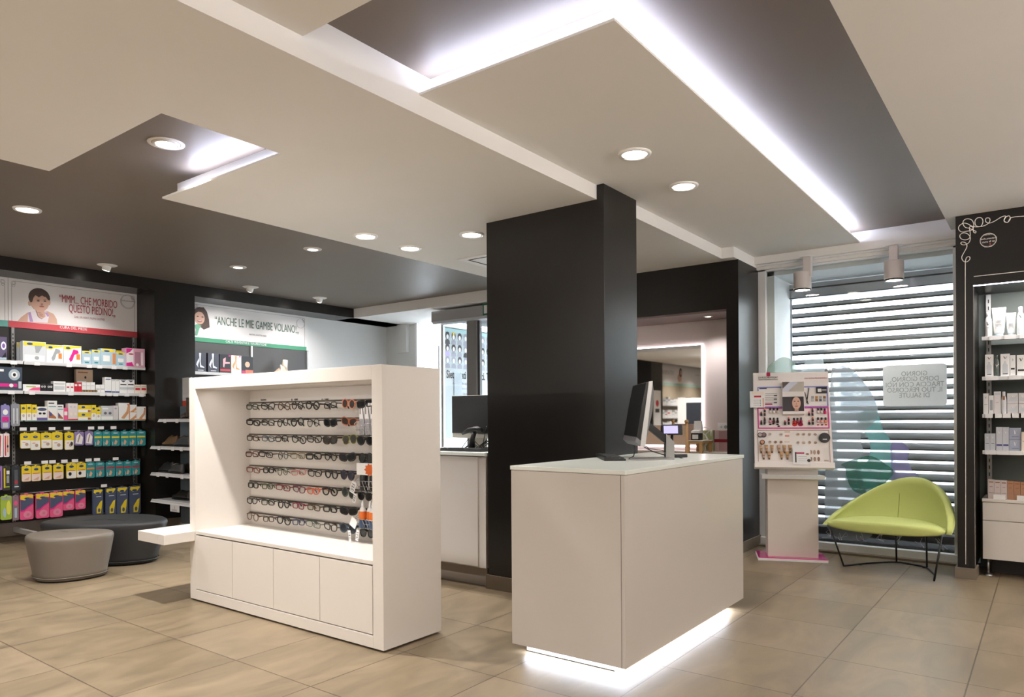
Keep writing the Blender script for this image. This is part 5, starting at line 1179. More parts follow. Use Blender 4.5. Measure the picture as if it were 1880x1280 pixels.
figure(S2, sl3, [('p', rv([(560, 495), (560, 400), (600, 380), (655, 372), (700, 400), (735, 450), (745, 495)]), cl), ('p', rv([(600, 220), (660, 218), (690, 260), (708, 330), (714, 400), (660, 420), (610, 380)]), hr), ('e', 628, 270, 58, 54, hr), ('e', 622, 315, 46, 58, skn),
 ('p', rv([(578, 275), (600, 225), (650, 225), (675, 270), (640, 262), (610, 258)]), hr), ('e', 605, 300, 10, 5, hr), ('e', 648, 306, 10, 5, hr), ('e', 622, 342, 20, 11, mat('photo_lips')), ('e', 622, 339, 16, 4, cl),
 ('p', rv([(575, 380), (600, 370), (640, 385), (620, 410), (600, 475), (580, 470), (590, 420)]), mat('photo_green_scarf', '#5f9c7c', .5))])
b = MB(); q = sl3(1535, 365); b.tube([(q[0]+.07*math.cos(k*PI/12), -.014, q[1]+.07*math.sin(k*PI/12)) for k in range(24)], .002, mat('sign_hairline'), 4, True); b.build('round_stamp', S2)
# second niche backing + shelf
u2 = thing('wall_shelving_unit', 'grey-black wall shelving with stocking boxes behind the cabinet', 'shelving unit', (4.78, YN, 0))
xe2 = onY(566, 650, YN-.03).x; zq = onY(400, 684.5, 8.70).z
u2m = mat('grey_board', '#4a4949', .5)
lbox(u2, 'back_board', 4.775, xe2, 8.955, YN, .2, zs2b, u2m); lbox(u2, 'shelf', 4.78, xe2-.01, 8.72, 8.955, zq-.012, zq, grey_plastic); lbox(u2, 'shelf_rail', 4.78, xe2-.005, 8.695, 8.72, zq-.034, zq+.004, grey_plastic, bev=.002)
for xx in (onY(461, 650, 8.95).x, xe2-.02): lbox(u2, 'slotted_upright', xx-.012, xx+.012, 8.93, 8.955, .2, zs2b, alu)
leg = lambda col, dx=0.: [('p', [(.55+dx, .98), (.5+dx, .55), (.55+dx, .35), (.85+dx, .26), (.8+dx, .22), (.45+dx, .25), (.42+dx, .5), (.36+dx, .98)], col), ('p', [(.36, .72), (.16, .5), (.1, .38), (.3, .22), (.26, .36), (.38, .55)], col)]
for i, (a, b_, t_, bo, pt, lb) in enumerate(((585, 685, 628, c_('#454753'), leg(c_('#dfe4ee'))+[('r', .25, .75, .08, .11, WHT)], 'slate grey stocking box with white legs, left one of two'), (702, 800, 634, c_('#454753'), leg(c_('#dfe4ee'))+[('r', .25, .75, .08, .11, WHT)], 'slate grey stocking box with white legs, right one of two'),
    (808, 908, 645, BLK, [('p', [(.3, .75), (.55, .85), (.5, .5), (.9, .52), (.9, .6), (.5, .6), (.4, .3), (.3, .35)], c_('#e6a0a8')), ('r', .05, .95, .12, .22, RED), ('r', .8, .95, .9, .97, MAG)], 'black stocking box with crossed pink legs and red strip'), (912, 1004, 655, CREAM, leg(c_('#c98a56'))+[('r', .75, .95, .92, .98, MAG)], 'cream stocking box with tanned bare legs'), (1008, 1108, 664, BLK, [('e', .5, .55, .22, .16, SKN), ('r', .0, .3, .02, .2, DPK), ('r', .32, 1, .02, .24, c_('#e86a52'))], 'black stocking box with a blurred round spot and coral base'))):
    pa_, pb_ = onY(*B3(a, 700), 8.73), onY(*B3(b_, 700), 8.73); zt = onY(*B3((a+b_)/2, t_), 8.73).z
    pack('stocking_box', ((pa_.x+pb_.x)/2, 8.765, zq+.001), 0, pb_.x-pa_.x, zt-zq, .05, bo, pt, lb, 'box', 'stocking boxes')
pa_, pb_ = onY(*B3(1285, 780), 8.75), onY(*B3(1422, 780), 8.75); zt = onY(*B3(1410, 695), 8.75).z
t = thing('foot_model', 'pale plastic foot model with sandal straps on the stocking shelf', 'foot model', ((pa_.x+pb_.x)/2, 8.78, zq)); w = pb_.x-pa_.x; h = zt-zq
b = MB(); rg = []
for u_, hh_, ww in ((-.5, .03, .03), (-.42, .12, .045), (-.1, .42, .055), (.15, .62, .05), (.3, .68, .045)): rg.append([(u_*w, ww*math.cos(2*PI*k/14), max(0, h*hh_*.5+h*hh_*.5*math.sin(2*PI*k/14))+.002) for k in range(14)])
rg.append([(.45*w, .04*math.cos(2*PI*k/14), max(0.0, h*.3+h*.3*math.sin(2*PI*k/14))+.002) for k in range(14)])
b.loft(rg, c_('#d9b99c')); b.tube([(.32*w, 0, h*.4), (.36*w, 0, h*.75), (.4*w, 0, h)], [.045, .04, .035], c_('#e8ddd0'), 14); b.box(-.5*w, .5*w, -.045, .045, 0, .012, c_('#f0e8dc')); b.build('foot', t, fix=True)
b = MB(); b.tube([(-.1*w, -.06, .01), (.0, -.05, h*.45), (.1*w, 0, h*.66), (.2*w, .05, h*.5)], .012, c_('#f0eae0'), 8); b.build('strap', t)

# ---- products, main bay
def lp(A, x0, x1, yt, zb, name, body, pt, label, cat, d=.07, hang=False, y=None, group=None, zt=None):
    y = y or (YF+.05); yy = y-d/2
    pa_, pb_ = onY(*A(x0, yt), yy), onY(*A(x1, yt), yy); w = pb_.x-pa_.x
    ztop = onY(*A((x0+x1)/2, yt), yy).z
    if hang: h = ztop - onY(*A((x0+x1)/2, zb), yy).z; z0 = ztop-h
    else: z0 = zb+.0005; h = ztop-z0
    return pack(name, ((pa_.x+pb_.x)/2, y, z0), 0, w, h, d, body, pt, label, cat, group, hang)
logo = [('e', .5, .86, .20, .055, NAV), ('r', .4, .6, .85, .87, WHT)]
blis = lambda dc: [('p', [(.02, .98), (.02, .78), (.3, .72), (.5, .84), (.98, .9), (.98, .98)], YEL), ('e', .25, .85, .13, .06, NAV), ('p', [(.55, .8), (.8, .75), (.85, .6), (.6, .5), (.5, .2), (.38, .1), (.3, .25), (.45, .55)], dc), ('r', .72, .92, .25, .55, ORG)]
gA = 'foot-care packs on the top shelf of the bay'
for dx, lb in ((-52, 'rearmost yellow-topped blister pack in the left stack of the top shelf'), (-26, 'middle yellow-topped blister pack in the left stack of the top shelf')):
    lp(A1, 205+dx, 300+dx, 733, zA, 'blister_pack', SIL, [('r', .02, .98, .75, .98, YEL)], lb, 'pack', .03, y=YF+.16+dx*-.001, group=gA)
lp(A1, 205, 415, 724, zA, 'blister_pack', c_('#cfd4d8'), [('r', .03, .97, .78, .97, YEL), ('e', .3, .87, .13, .06, NAV), ('p', [(.5, .8), (.85, .82), (.75, .6), (.68, .45), (.55, .45), (.55, .6)], GRY), ('r', .06, .94, .04, .33, WHT), ('e', .6, .2, .1, .09, GRY)], 'large wide yellow-topped foot-file blister pack, first on the top shelf', 'pack', group=gA)
lp(A1, 418, 570, 755, zA, 'blister_pack', WHT, blis(GRY), 'foot-file pack showing a grey roller on the top shelf', 'pack', group=gA)
lp(A1, 574, 735, 762, zA, 'blister_pack', WHT, blis(MAG), 'foot-file pack showing a magenta roller on the top shelf', 'pack', group=gA)
for a, b_, t_, lb in ((740, 828, 810, 'small yellow-topped refill pack right of the magenta roller'), (830, 908, 800, 'small grey refill pack left of the wide refill pack'), (1048, 1133, 822, 'small yellow-topped refill pack left of the pink gift box')):
    lp(A1, a, b_, t_, zA, 'blister_pack', LTB, [('e', .5, .9, .46, .1, YEL), ('e', .5, .88, .25, .05, NAV), ('r', .2, .8, .3, .55, WHT), ('r', .3, .7, .12, .2, TEAL)], lb, 'pack', group=gA)
lp(A1, 910, 1045, 790, zA, 'blister_pack', LTB, [('e', .5, .9, .47, .09, YEL), ('e', .4, .86, .2, .05, NAV), ('r', .15, .6, .25, .6, WHT), ('r', .8, .97, .1, .75, ORG)], 'wider yellow-topped pack with an orange edge, centre right of the top shelf', 'pack', .08, group=gA)
lp(A1, 1050, 1105, 806, zA, 'blister_pack', YEL, logo, 'yellow pack peeking out behind the small refill pack', 'pack', .03, y=YF+.16, group=gA)
lp(A1, 1142, 1308, 787, zA, 'gift_box', c_('#e3a9bf'), [('r', 0, .38, 0, .97, WHT), ('p', [(0, .97), (.35, .97), (.2, .8), (0, .7)], MAG), ('p', [(0, .02), (.4, .02), (.3, .25), (0, .2)], MAG), ('e', .25, .68, .14, .04, RED), ('r', .45, .75, .08, .82, c_('#b9899c')), ('r', .8, .9, .1, .8, WHT), ('e', .58, .12, .08, .08, WHT)], 'pink and magenta gift box with a clear window, rightmost on the top shelf', 'box', .12, group=gA)
lp(A1, -60, 62, 680, zA, 'gift_box', c_('#5b5270'), [('e', .75, .62, .2, .18, WHT), ('e', .75, .62, .12, .1, PUR), ('r', .1, .95, .03, .12, LTB), ('p', [(.6, .1), (.95, .15), (.9, .35)], BLK)], 'dark lilac box with a white flower at the left frame edge', 'box', .1)
gB = 'small boxes on the second shelf of the bay'
lp(A1, -40, 200, 955, zB, 'electric_brush_box', c_('#3a4656'), [('e', .7, .68, .22, .24, c_('#a5b4be')), ('e', .7, .68, .12, .13, WHT), ('e', .7, .68, .06, .07, BLK), ('r', .05, .8, .16, .3, MAG), ('e', .58, .22, .08, .08, WHT), ('r', .85, .97, .1, .4, SIL), ('r', .05, .3, .8, .9, WHT)], 'dark toothbrush box with a white burst, left end of the second shelf', 'box', .1)
for a, b_, t_, bo, pt, lb in (
 (206, 362, 1112, WHT, [('p', [(.3, .1), (1, .1), (1, .6), (.6, .55)], PNK), ('r', .2, .75, .6, .75, GRN)], 'flat white and pink box, first on the second shelf'),
 (364, 420, 1103, BLK, [('e', .3, .6, .17, .13, WHT), ('e', .7, .6, .17, .13, WHT), ('e', .3, .6, .08, .07, BLK), ('e', .7, .6, .08, .07, BLK)], 'left small black box with two white rings'), (423, 480, 1105, BLK, [('e', .3, .6, .17, .13, WHT), ('e', .7, .6, .17, .13, WHT), ('e', .3, .6, .08, .07, BLK), ('e', .7, .6, .08, .07, BLK)], 'right small black box with two white rings'),
 (483, 592, 1085, WHT, [('r', .08, .92, .72, .8, GRY), ('r', .08, .92, .2, .55, SIL)], 'wide white carton with grey print on the second shelf'),
 (598, 632, 1098, WHT, [('r', .2, .8, .45, .6, RED)], 'slim white carton with a red mark, left one'), (635, 668, 1099, WHT, [('r', .2, .8, .45, .6, RED)], 'slim white carton with a red mark, right one'),
 (670, 703, 1098, RED, [('r', .15, .85, .65, .85, WHT)], 'slim red carton, left one'), (705, 738, 1098, RED, [('r', .15, .85, .65, .85, WHT)], 'slim red carton, right one'),
 (741, 778, 1092, WHT, [('r', .1, .9, .65, .68, GRY)], 'white carton in the trio, left'), (780, 817, 1092, WHT, [('r', .1, .9, .65, .68, GRY)], 'white carton in the trio, middle'), (819, 858, 1093, WHT, [('r', .1, .9, .65, .68, GRY)], 'white carton in the trio, right'),
 (866, 905, 1115, WHT, [('r', .1, .9, .4, .5, GRY)], 'low white carton left of the tall cartons'), (908, 945, 1115, WHT, [('r', .1, .9, .4, .5, GRY)], 'low white carton second left of the tall cartons'),
 (948, 1005, 1048, WHT, [('r', .1, .9, .85, .9, NAV), ('r', 0, 1, 0, .12, NAV)], 'tallest white carton with a navy foot'), (1008, 1042, 1068, WHT, [('r', .1, .9, .88, .93, GRY), ('r', 0, 1, 0, .12, NAV)], 'tall white carton right of the tallest one'), (1044, 1078, 1068, WHT, [('r', .1, .9, .88, .93, GRY), ('r', 0, 1, 0, .12, NAV)], 'tall white carton second right of the tallest one'),
 (1081, 1148, 1070, WHT, [('p', [(.1, .95), (.9, .95), (.5, .8)], SLT), ('r', .1, .9, .6, .68, BLK), ('r', 0, 1, .28, .45, SIL)], 'white carton with a slate triangle, left one'), (1150, 1214, 1070, WHT, [('p', [(.1, .95), (.9, .95), (.5, .8)], SLT), ('r', .1, .9, .6, .68, BLK), ('r', 0, 1, .28, .45, SIL)], 'white carton with a slate triangle, right one'),
 (1218, 1270, 1115, CREAM, [('r', .1, .9, .38, .62, RED), ('r', .1, .9, .75, .8, GRY)], 'cream carton with a red bar, second from shelf end'), (1273, 1325, 1115, CREAM, [('r', .1, .9, .38, .62, RED), ('r', .1, .9, .75, .8, GRY)], 'cream carton with a red bar at the shelf end')):
    lp(A1, a, b_, t_, zB, 'medicine_box', bo, pt, lb, 'box', .07, group=gB)
o = lp(A1, 688, 838, 978, zB, 'display_card_box', c_('#b79f86'), [('r', 0, 1, .0, .32, c_('#a9702e')), ('r', .05, .6, .3, .5, WHT), ('e', .55, .66, .06, .06, BLK), ('r', .1, .7, .85, .9, BRN)], 'taller bronze and brown box standing behind the white trio', 'box', .05, y=YF+.16, group=gB)
o = lp(A1, 740, 880, 1163, zB, 'patterned_strip', BLK, [('r', .1*i, .1*i+.05, .2, .8, GOLD) for i in range(10)], 'low black and gold checked strip before the white trio', 'strip', .006, y=YF+.01)
gC = 'foot-care boxes on the glass shelf'
yb_ = lambda extra=[]: [('r', 0, 1, .0, .45, WHT), ('e', .5, .76, .3, .07, NAV), ('e', .5, .3, .22, .1, c_('#c9b49c'))]+extra
for a, b_, t_, bo, pt, lb in (
 (168, 212, 100, YEL, yb_(), 'narrow yellow and white box, first on the glass shelf'), (215, 256, 98, YEL, yb_(), 'narrow yellow and white box, second on the glass shelf'), (259, 298, 102, YEL, yb_(), 'narrow yellow and white box, third on the glass shelf'),
 (300, 382, 118, WHT, [('e', .5, .8, .45, .12, SLT), ('e', .3, .5, .15, .08, BLK), ('e', .7, .5, .15, .08, BLK), ('r', 0, 1, 0, .2, c_('#6b5fa0'))], 'white and purple box with black blots on the glass shelf'),
 (386, 462, 70, WHT, [('r', .1, .7, .84, .9, BLK), ('r', .1, .9, .68, .72, TEAL), ('p', [(.1, .5), (.35, .4), (.9, .15), (.9, .08), (.1, .12)], c_('#b06a44')), ('p', [(.15, .45), (.4, .38), (.5, .25), (.2, .2)], c_('#4a5690'))], 'tall white box with a seated figure on the glass shelf'),
 (464, 515, 102, WHT, [('r', .1, .8, .84, .9, BLK), ('r', .1, .9, .68, .72, TEAL), ('p', [(.1, .5), (.35, .4), (.9, .15), (.9, .08), (.1, .12)], c_('#b06a44')), ('p', [(.15, .45), (.4, .38), (.5, .25), (.2, .2)], c_('#4a5690'))], 'shorter white box with a seated figure on the glass shelf'),
 (517, 549, 128, PNK, [('r', .1, .9, .4, .7, WHT)], 'small pink box on the glass shelf'), (552, 630, 92, c_('#e3d9d6'), [('r', 0, 1, 0, .07, RED), ('e', .3, .35, .14, .1, CREAM), ('e', .72, .35, .14, .1, CREAM), ('e', .3, .8, .1, .05, SIL), ('e', .7, .8, .1, .05, SIL)], 'pale box with a red foot on the glass shelf'),
 (740, 778, 105, YEL, yb_(), 'slim yellow box right of the stacked yellow boxes'), (779, 817, 124, YEL, yb_(), 'shorter slim yellow box right of the stacked yellow boxes'),
 (820, 915, 112, SIL, [('r', .0, 1, .0, .25, WHT), ('e', .35, .48, .13, .1, c_('#6f6a70')), ('e', .75, .48, .13, .1, c_('#6f6a70')), ('r', .1, .6, .75, .85, WHT)], 'silver box with two dark ovals on the glass shelf'), (917, 957, 110, c_('#d5d0d0'), [('e', .5, .8, .25, .06, GRY)], 'pale narrow box right of the silver box'),
 (962, 1050, 88, WHT, [('p', [(.2, .1), (.7, .5), (.85, .9), (.95, .9), (.9, .4), (.5, .05)], c_('#cf9a6c')), ('r', .94, 1, 0, 1, ORG), ('e', .85, .9, .06, .05, RED)], 'tall white box with a tanned leg and orange edge'), (1110, 1182, 118, WHT, [('p', [(.2, .1), (.7, .5), (.85, .9), (.95, .9), (.9, .4), (.5, .05)], c_('#cf9a6c')), ('r', 0, 1, 0, .06, ORG), ('e', .85, .85, .06, .05, RED)], 'white box with a tanned leg at the end of the glass shelf')):
    lp(A2, a, b_, t_, zC, 'foot_care_box', bo, pt, lb, 'box', .08, group=gC)
hh_ = (onY(*A2(690, 105), YF).z-zC)/2
for j in range(2):
    pa_, pb_ = onY(*A2(633, 150), YF+.01), onY(*A2(738, 150), YF+.01)
    pack('foot_care_box', ((pa_.x+pb_.x)/2, YF+.05, zC+j*hh_+.0005), 0, pb_.x-pa_.x, hh_-.001, .08, YEL, [('r', 0, 1, .0, .4, WHT), ('e', .4, .72, .14, .14, NAV), ('r', .75, .97, .05, .35, c_('#b06a44'))], '%s of two stacked wide yellow boxes on the glass shelf' % ('upper' if j else 'lower'), 'box', gC)
    pa_, pb_ = onY(*A2(1054, 150), YF+.01), onY(*A2(1108, 150), YF+.01); h3 = (onY(*A2(1080, 102), YF).z-zC)/2
    pack('foot_care_box', ((pa_.x+pb_.x)/2, YF+.05, zC+j*h3+.0005), 0, pb_.x-pa_.x, h3-.001, .08, WHT, [('p', [(.1, .1), (.8, .6), (.9, .9), (.95, .3), (.5, .05)], c_('#cf9a6c')), ('r', 0, 1, 0, .08, ORG)], '%s of two stacked small white boxes with orange base' % ('upper' if j else 'lower'), 'box', gC)
# ---- hanging packs
peg = MB(); peg.tube([(0, 0, 0), (0, -.15, .004), (0, -.155, .012)], .0035, metal, 6); peg_me = peg.mesh('peg_hook')
def hook(px, zz):
    o = bpy.data.objects.new('peg_hook', peg_me); C.objects.link(o); o.parent = lu if px > XJ else lu2; o.location = (px-o.parent.location.x, 8.84-YN, zz)
def hang(A, x0, x1, y0, y1, zz, name, body, pt, label, group=None, d=.018, y=8.71):
    o = lp(A, x0, x1, y0, y1, name, body, pt, label, 'pack', d, True, y, group); hook(o.location.x, o.location.z+o.dimensions.z-.006 if False else zz-.012)
    return o
ypack = [('r', .03, .97, .02, .55, WHT), ('e', .5, .76, .24, .07, NAV), ('r', .42, .58, .75, .77, WHT), ('e', .62, .27, .16, .1, c_('#b89c84')), ('r', .2, .5, .38, .42, ORG)]
tpack = lambda sc: [('r', .05, .95, .55, .66, sc), ('e', .5, .88, .3, .05, LTB), ('p', [(.3, .12), (.55, .08), (.72, .3), (.5, .45), (.4, .3)], SKN), ('p', [(.0, .0), (.3, .0), (.1, .3), (0, .3)], DTL), ('r', .1, .2, .05, .3, LTB)]
R1 = [(165, 248, 333, 458), (246, 327, 330, 470), (333, 420, 330, 455), (422, 508, 325, 468), (525, 598, 328, 468)]
for i, (a, b_, t_, bo) in enumerate(R1): hang(A2, a, b_, t_, bo, zD, 'plaster_pack', YEL, ypack if i < 4 else ypack+[('e', .75, .35, .15, .12, c_('#3c3c44'))], '%s yellow and white foot-care pack from left on the upper hook bar' % ORD[i], 'hanging packs on the upper bar')
for i, (a, b_, t_, bo) in enumerate(((603, 680, 322, 432), (690, 755, 318, 430))): hang(A2, a, b_, t_, bo, zD, 'plaster_pack', c_('#8f7fb0'), [('p', [(.1, .15), (.8, .1), (.9, .6), (.5, .9), (.2, .7)], WHT), ('p', [(.5, .8), (.65, .75), (.4, .2), (.3, .25)], c_('#a98f84'))], '%s purple and white pack in the middle of the upper hook bar' % ('left' if i == 0 else 'right'), 'hanging packs on the upper bar')
for i, (a, b_, t_, bo) in enumerate(((762, 826, 318, 440), (831, 896, 317, 438), (901, 971, 318, 437), (978, 1043, 316, 438), (1045, 1104, 314, 436), (1108, 1180, 314, 434))): hang(A2, a, b_, t_, bo, zD, 'blister_plaster_pack', TEAL, tpack(YEL), '%s teal and yellow-striped pack from left on the upper hook bar' % ORD[i], 'hanging packs on the upper bar')
for i, (a, b_, t_, bo) in enumerate(((176, 252, 600, 726), (255, 332, 598, 722), (343, 420, 590, 714), (433, 515, 587, 706), (539, 619, 577, 700), (621, 697, 574, 692))): hang(A2, a, b_, t_, bo, zE, 'plaster_pack', YEL, [('r', .03, .97, .02, .48, c_('#ecd9d4') if i < 4 else WHT), ('e', .5, .78, .24, .08, NAV), ('p', [(.15, .1), (.7, .08), (.8, .3), (.5, .2)], SKN) if i < 4 else ('e', .35, .3, .16, .12, BLK), ('r', .15, .85, .5, .53, RED)], '%s yellow and white foot-care pack from left on the middle hook bar' % ORD[i], 'hanging packs on the middle bar')
for i, (a, b_, t_, bo) in enumerate(((699, 769, 570, 696), (775, 847, 568, 690), (858, 931, 565, 686), (936, 1001, 563, 682), (1005, 1066, 560, 678), (1069, 1134, 556, 672))): hang(A2, a, b_, t_, bo, zE, 'blister_plaster_pack', TEAL, tpack(ORG if i == 0 else RED), '%s teal and %s-striped pack from left on the middle hook bar' % (ORD[i], 'orange' if i == 0 else 'red'), 'hanging packs on the middle bar')
pnkp = [('p', [(.02, .98), (.02, .82), (.35, .78), (.6, .88), (.98, .84), (.98, .98)], YEL), ('e', .5, .84, .2, .04, NAV), ('p', [(.02, .8), (.35, .76), (.6, .85), (.98, .82), (.98, .6), (.6, .5), (.3, .38), (.02, .34)], SLT), ('p', [(.02, .36), (.3, .40), (.6, .53), (.98, .63), (.98, .59), (.6, .48), (.3, .34), (.02, .31)], MAG), ('e', .55, .2, .32, .14, c_('#e28aa8')), ('e', .58, .2, .12, .06, c_('#cf7c92'))]
for i, (a, b_, t_, bo) in enumerate(((163, 271, 830, 1034), (292, 398, 822, 1022), (404, 508, 812, 1012), (511, 601, 803, 957), (611, 693, 796, 949))): hang(A2, a, b_, t_, bo, zF, 'gel_insole_pack', PNK, pnkp, '%s pink and slate insole pack from left on the lowest hook bar' % ORD[i], 'insole packs on the lowest bar', .03)
insp = [('p', [(.1, .98), (.05, .88), (.3, .8), (.7, .82), (.95, .95), (.9, .98)], YEL), ('e', .45, .85, .22, .04, NAV), ('r', .3, .8, .7, .72, WHT), ('p', [(.35, .05), (.35, .28), (.7, .5), (.9, .55), (.85, .3), (.75, .05)], YEL), ('e', .58, .17, .12, .08, SLT)]
for i, (a, b_, t_, bo) in enumerate(((754, 836, 788, 994), (857, 941, 778, 992), (947, 1037, 769, 990), (1049, 1139, 762, 984))): hang(A2, a, b_, t_, bo, zF, 'arch_insole_pack', SLT, insp, '%s tall slate and yellow insole pack from left behind the black pouf' % ORD[i], 'insole packs on the lowest bar', .03)
# left bay hanging packs
for a, b_, t_, bo, zz, body, pt, nm, lb in (
 (8, 78, 105, 298, zC, c_('#8a83b8'), [('r', .1, .9, .3, .5, MAG), ('e', .5, .7, .3, .12, WHT), ('r', .2, .8, .05, .25, SIL)], 'toothbrush_pack', 'lilac and magenta pack hanging at the left edge, top row'),
 (90, 160, 95, 276, zC, c_('#8d9098'), [('r', .2, .4, .1, .8, SIL), ('r', .6, .8, .1, .8, SIL)], 'toothbrush_pack', 'grey pack hanging beside the upright, top row'),
 (-30, 24, 338, 528, zD, WHT, [('p', [(.3, .05), (.6, .05), (.7, .9), (.5, .95)], RED)], 'toothbrush_pack', 'red and white toothbrush pack cut by the left frame edge'), (30, 76, 335, 526, zD, c_('#efe0e2'), [('r', .2, .4, .05, .9, RED), ('r', .6, .8, .2, .9, ORG), ('e', .7, .45, .15, .06, BLK)], 'toothbrush_pack', 'red and orange toothbrush pack left of the upright'),
 (-30, 18, 600, 795, zE, c_('#a37cc0'), [('r', .3, .7, .1, .8, BLK)], 'toothbrush_pack', 'purple toothbrush pack cut by the left frame edge'), (21, 82, 598, 797, zE, c_('#3c3c34'), [('r', .15, .35, .1, .9, YEL), ('r', .5, .85, .3, .6, GRY), ('r', .5, .9, .65, .8, WHT), ('r', .3, .9, .12, .16, GRN)], 'toothbrush_pack', 'black and yellow toothbrush pack left of the upright'), (94, 166, 600, 800, zE, c_('#2c3036'), [('r', .3, .7, .1, .85, c_('#565c64')), ('e', .5, .35, .2, .06, RED), ('r', .3, .8, .15, .18, WHT)], 'toothbrush_pack', 'dark grey razor-like pack beside the upright'),
 (5, 96, 842, 1036, zF, GRN, [('e', .35, .3, .15, .2, LTB), ('e', .7, .5, .2, .3, c_('#e0e060')), ('r', .1, .9, .85, .95, GRY)], 'toothbrush_pack', 'lime green toothbrush pack on the lowest bar at left'), (102, 152, 840, 1040, zF, c_('#8a7580'), [('r', .3, .7, .1, .5, LTB), ('e', .5, .7, .3, .1, PNK)], 'toothbrush_pack', 'mauve toothbrush pack hanging in front of the upright')):
    hang(A2, a, b_, t_, bo, zz, nm, body, pt, lb, 'toothbrush packs in the left bay', .02)

# ------------------------------------------------------------------ shoe shelves on the pier side
sx = 4.2
su = thing('shoe_rack', 'dark shoe rack with four white shelves left of the cabinet', 'shoe rack', (4.2, 8.0, 0))
SZ = (onX(318, 770, sx).z, onX(310, 821, sx).z, onX(310, 871, sx).z, onX(306, 921, sx).z)
ST = (8.345, 8.53, 8.53, 8.525)
for z, y1 in zip(SZ, ST):
    MB().box(0.01, .36, -.7, y1-8.0-.01, z-.012, z, grey_plastic).build('shelf', su)
    b = MB(); b.prism([(0, z-.03), (.012, z-.03), (.03, z+.004), (.018, z+.004)], -.7, y1-8.0, grey_plastic, 'y'); b.build('shelf_rail', su, fix=True)
MB().box(.37, .40, -.75, .525, .03, 1.46, mat('blue_grey_glass_panel', '#77838a', .15, coat=.3)).build('back_panel', su)
MB().box(.06, .5, .30, .36, 0, .03, metal).build('base_bar', su); MB().box(.34, .42, -.6, -.52, 0, .05, metal).build('base_bar', su)
for (px, py, k_) in ((303, 770, 0), (325, 770, 0), (292, 822, 1), (317, 823, 1), (333, 823, 1), (290, 870, 2), (307, 871, 2), (334, 874, 2)):
    p = onX(px, py, sx); MB().box(-.003, .0, p.y-8.0-.03, p.y-8.0+.03, SZ[k_]-.04, SZ[k_]+.004, white_pl).build('price_tag', su)
p = onX(321, 935, sx-.01); t = thing('shelf_label_holder', 'square white label holder under the lowest shoe shelf', 'label holder', (sx-.008, p.y, SZ[3]), -PI/2); MB().box(-.1, .1, -.005, .0, -.105, -.025, white_pl).build('card', t, bevel=.003); text('SCHOLL', .03, GRY, t, (0, -.006, -.085)); MB().box(-.004, .004, -.0058, -.005, -.07, -.04, GRY).build('print', t)
def shoe(px0, px1, z, col, label, hi=.085, rz=PI, name='shoe', lace=True, open_=False, x=4.34):
    p0, p1 = onX(px0, 800, x), onX(px1, 800, x); L = abs(p0.y-p1.y); cy_ = (p0.y+p1.y)/2
    t = thing(name, label, 'shoe', (x, cy_, z+.001), -PI/2+rz*0, 'shoes on the rack')
    m = mat('leather_'+col.lstrip('#'), col, .35)
    def ring(u, w_, zb, zt, wt): return [(u*L, w_*math.cos(a)*(1 if math.sin(a) < 0 else wt), zb+(zt-zb)*(.5+.5*math.sin(a))) for a in [2*PI*k/16 for k in range(16)]]
    b = MB(); b.loft([ring(-.5, .012, .008, .03, 1), ring(-.46, .034, .008, .05, .9), ring(-.3, .046, .008, .058, .85), ring(-.1, .046, .008, hi*.85, .7), ring(.08, .04, .008, hi, .6), ring(.3, .036, .008, hi*.92, .7), ring(.46, .034, .008, hi, .7), ring(.5, .02, .01, hi*.9, .6)], m); b.build('upper', t)
    b = MB(); b.prism([(-.5*L, .0), (-.44*L, -.036), (-.25*L, -.047), (.0, -.04), (.3*L, -.036), (.48*L, -.03), (.5*L, 0), (.48*L, .03), (.3*L, .036), (0, .04), (-.25*L, .047), (-.44*L, .036)], 0, .014, BLK, 'z'); b.build('sole', t)
    b = MB(); b.ell(0, 0, .16*L, .02, 0, 0.001, BLK, 14) if False else b.lathe([(.001, 0), (.026, .001)], BLK, 14, (.27*L, 0, hi*.92)); b.build('opening', t)
    if lace:
        b = MB()
        for k in range(3): b.tube([((-.12+.07*k)*L, -.02, hi*(.86+.05*k)), ((-.09+.07*k)*L, .02, hi*(.88+.05*k))], .003, c_('#8f8a86'), 5)
        b.build('laces', t)
    return t
shoe(301, 326, SZ[1], '#7a5a3c', 'tan-brown clog on the second shoe shelf', .13, lace=False); shoe(321, 350, SZ[1], '#4a4c50', 'grey lace-up shoe on the second shoe shelf', .13)
shoe(292, 319, SZ[2], '#2c2b2c', 'black round-toed shoe, leftmost on the third shoe shelf', .13, lace=False); shoe(312, 336, SZ[2], '#4c4c4c', 'dark grey strapped shoe, middle of the third shoe shelf', .12, x=4.32); shoe(330, 356, SZ[2], '#28241f', 'black-brown shoe behind the grey one on the third shelf', .12, lace=False, x=4.42)
shoe(318, 348, SZ[3], '#201e1e', 'black sandal-like shoe on the lowest shoe shelf', .12, lace=False, x=4.40)
p = onX(341, 765, 4.34); t = thing('ankle_boot', 'dark brown ankle boot on the top shoe shelf by the cabinet', 'boot', (4.34, p.y-.02, SZ[0]+.001), -PI/2, 'shoes on the rack')
bm_ = mat('leather_boot', '#4a3a30', .3); b = MB(); b.tube([(-.11, 0, .03), (-.06, 0, .035), (.0, 0, .045), (.045, 0, .06)], [.02, .03, .034, .036], bm_, 14); b.tube([(.05, 0, .03), (.05, 0, .12), (.06, 0, .19), (.07, 0, .24)], [.036, .034, .036, .04], bm_, 14); b.build('shaft', t); MB().box(-.12, .085, -.03, .03, 0, .012, BLK).build('sole', t, bevel=.004)

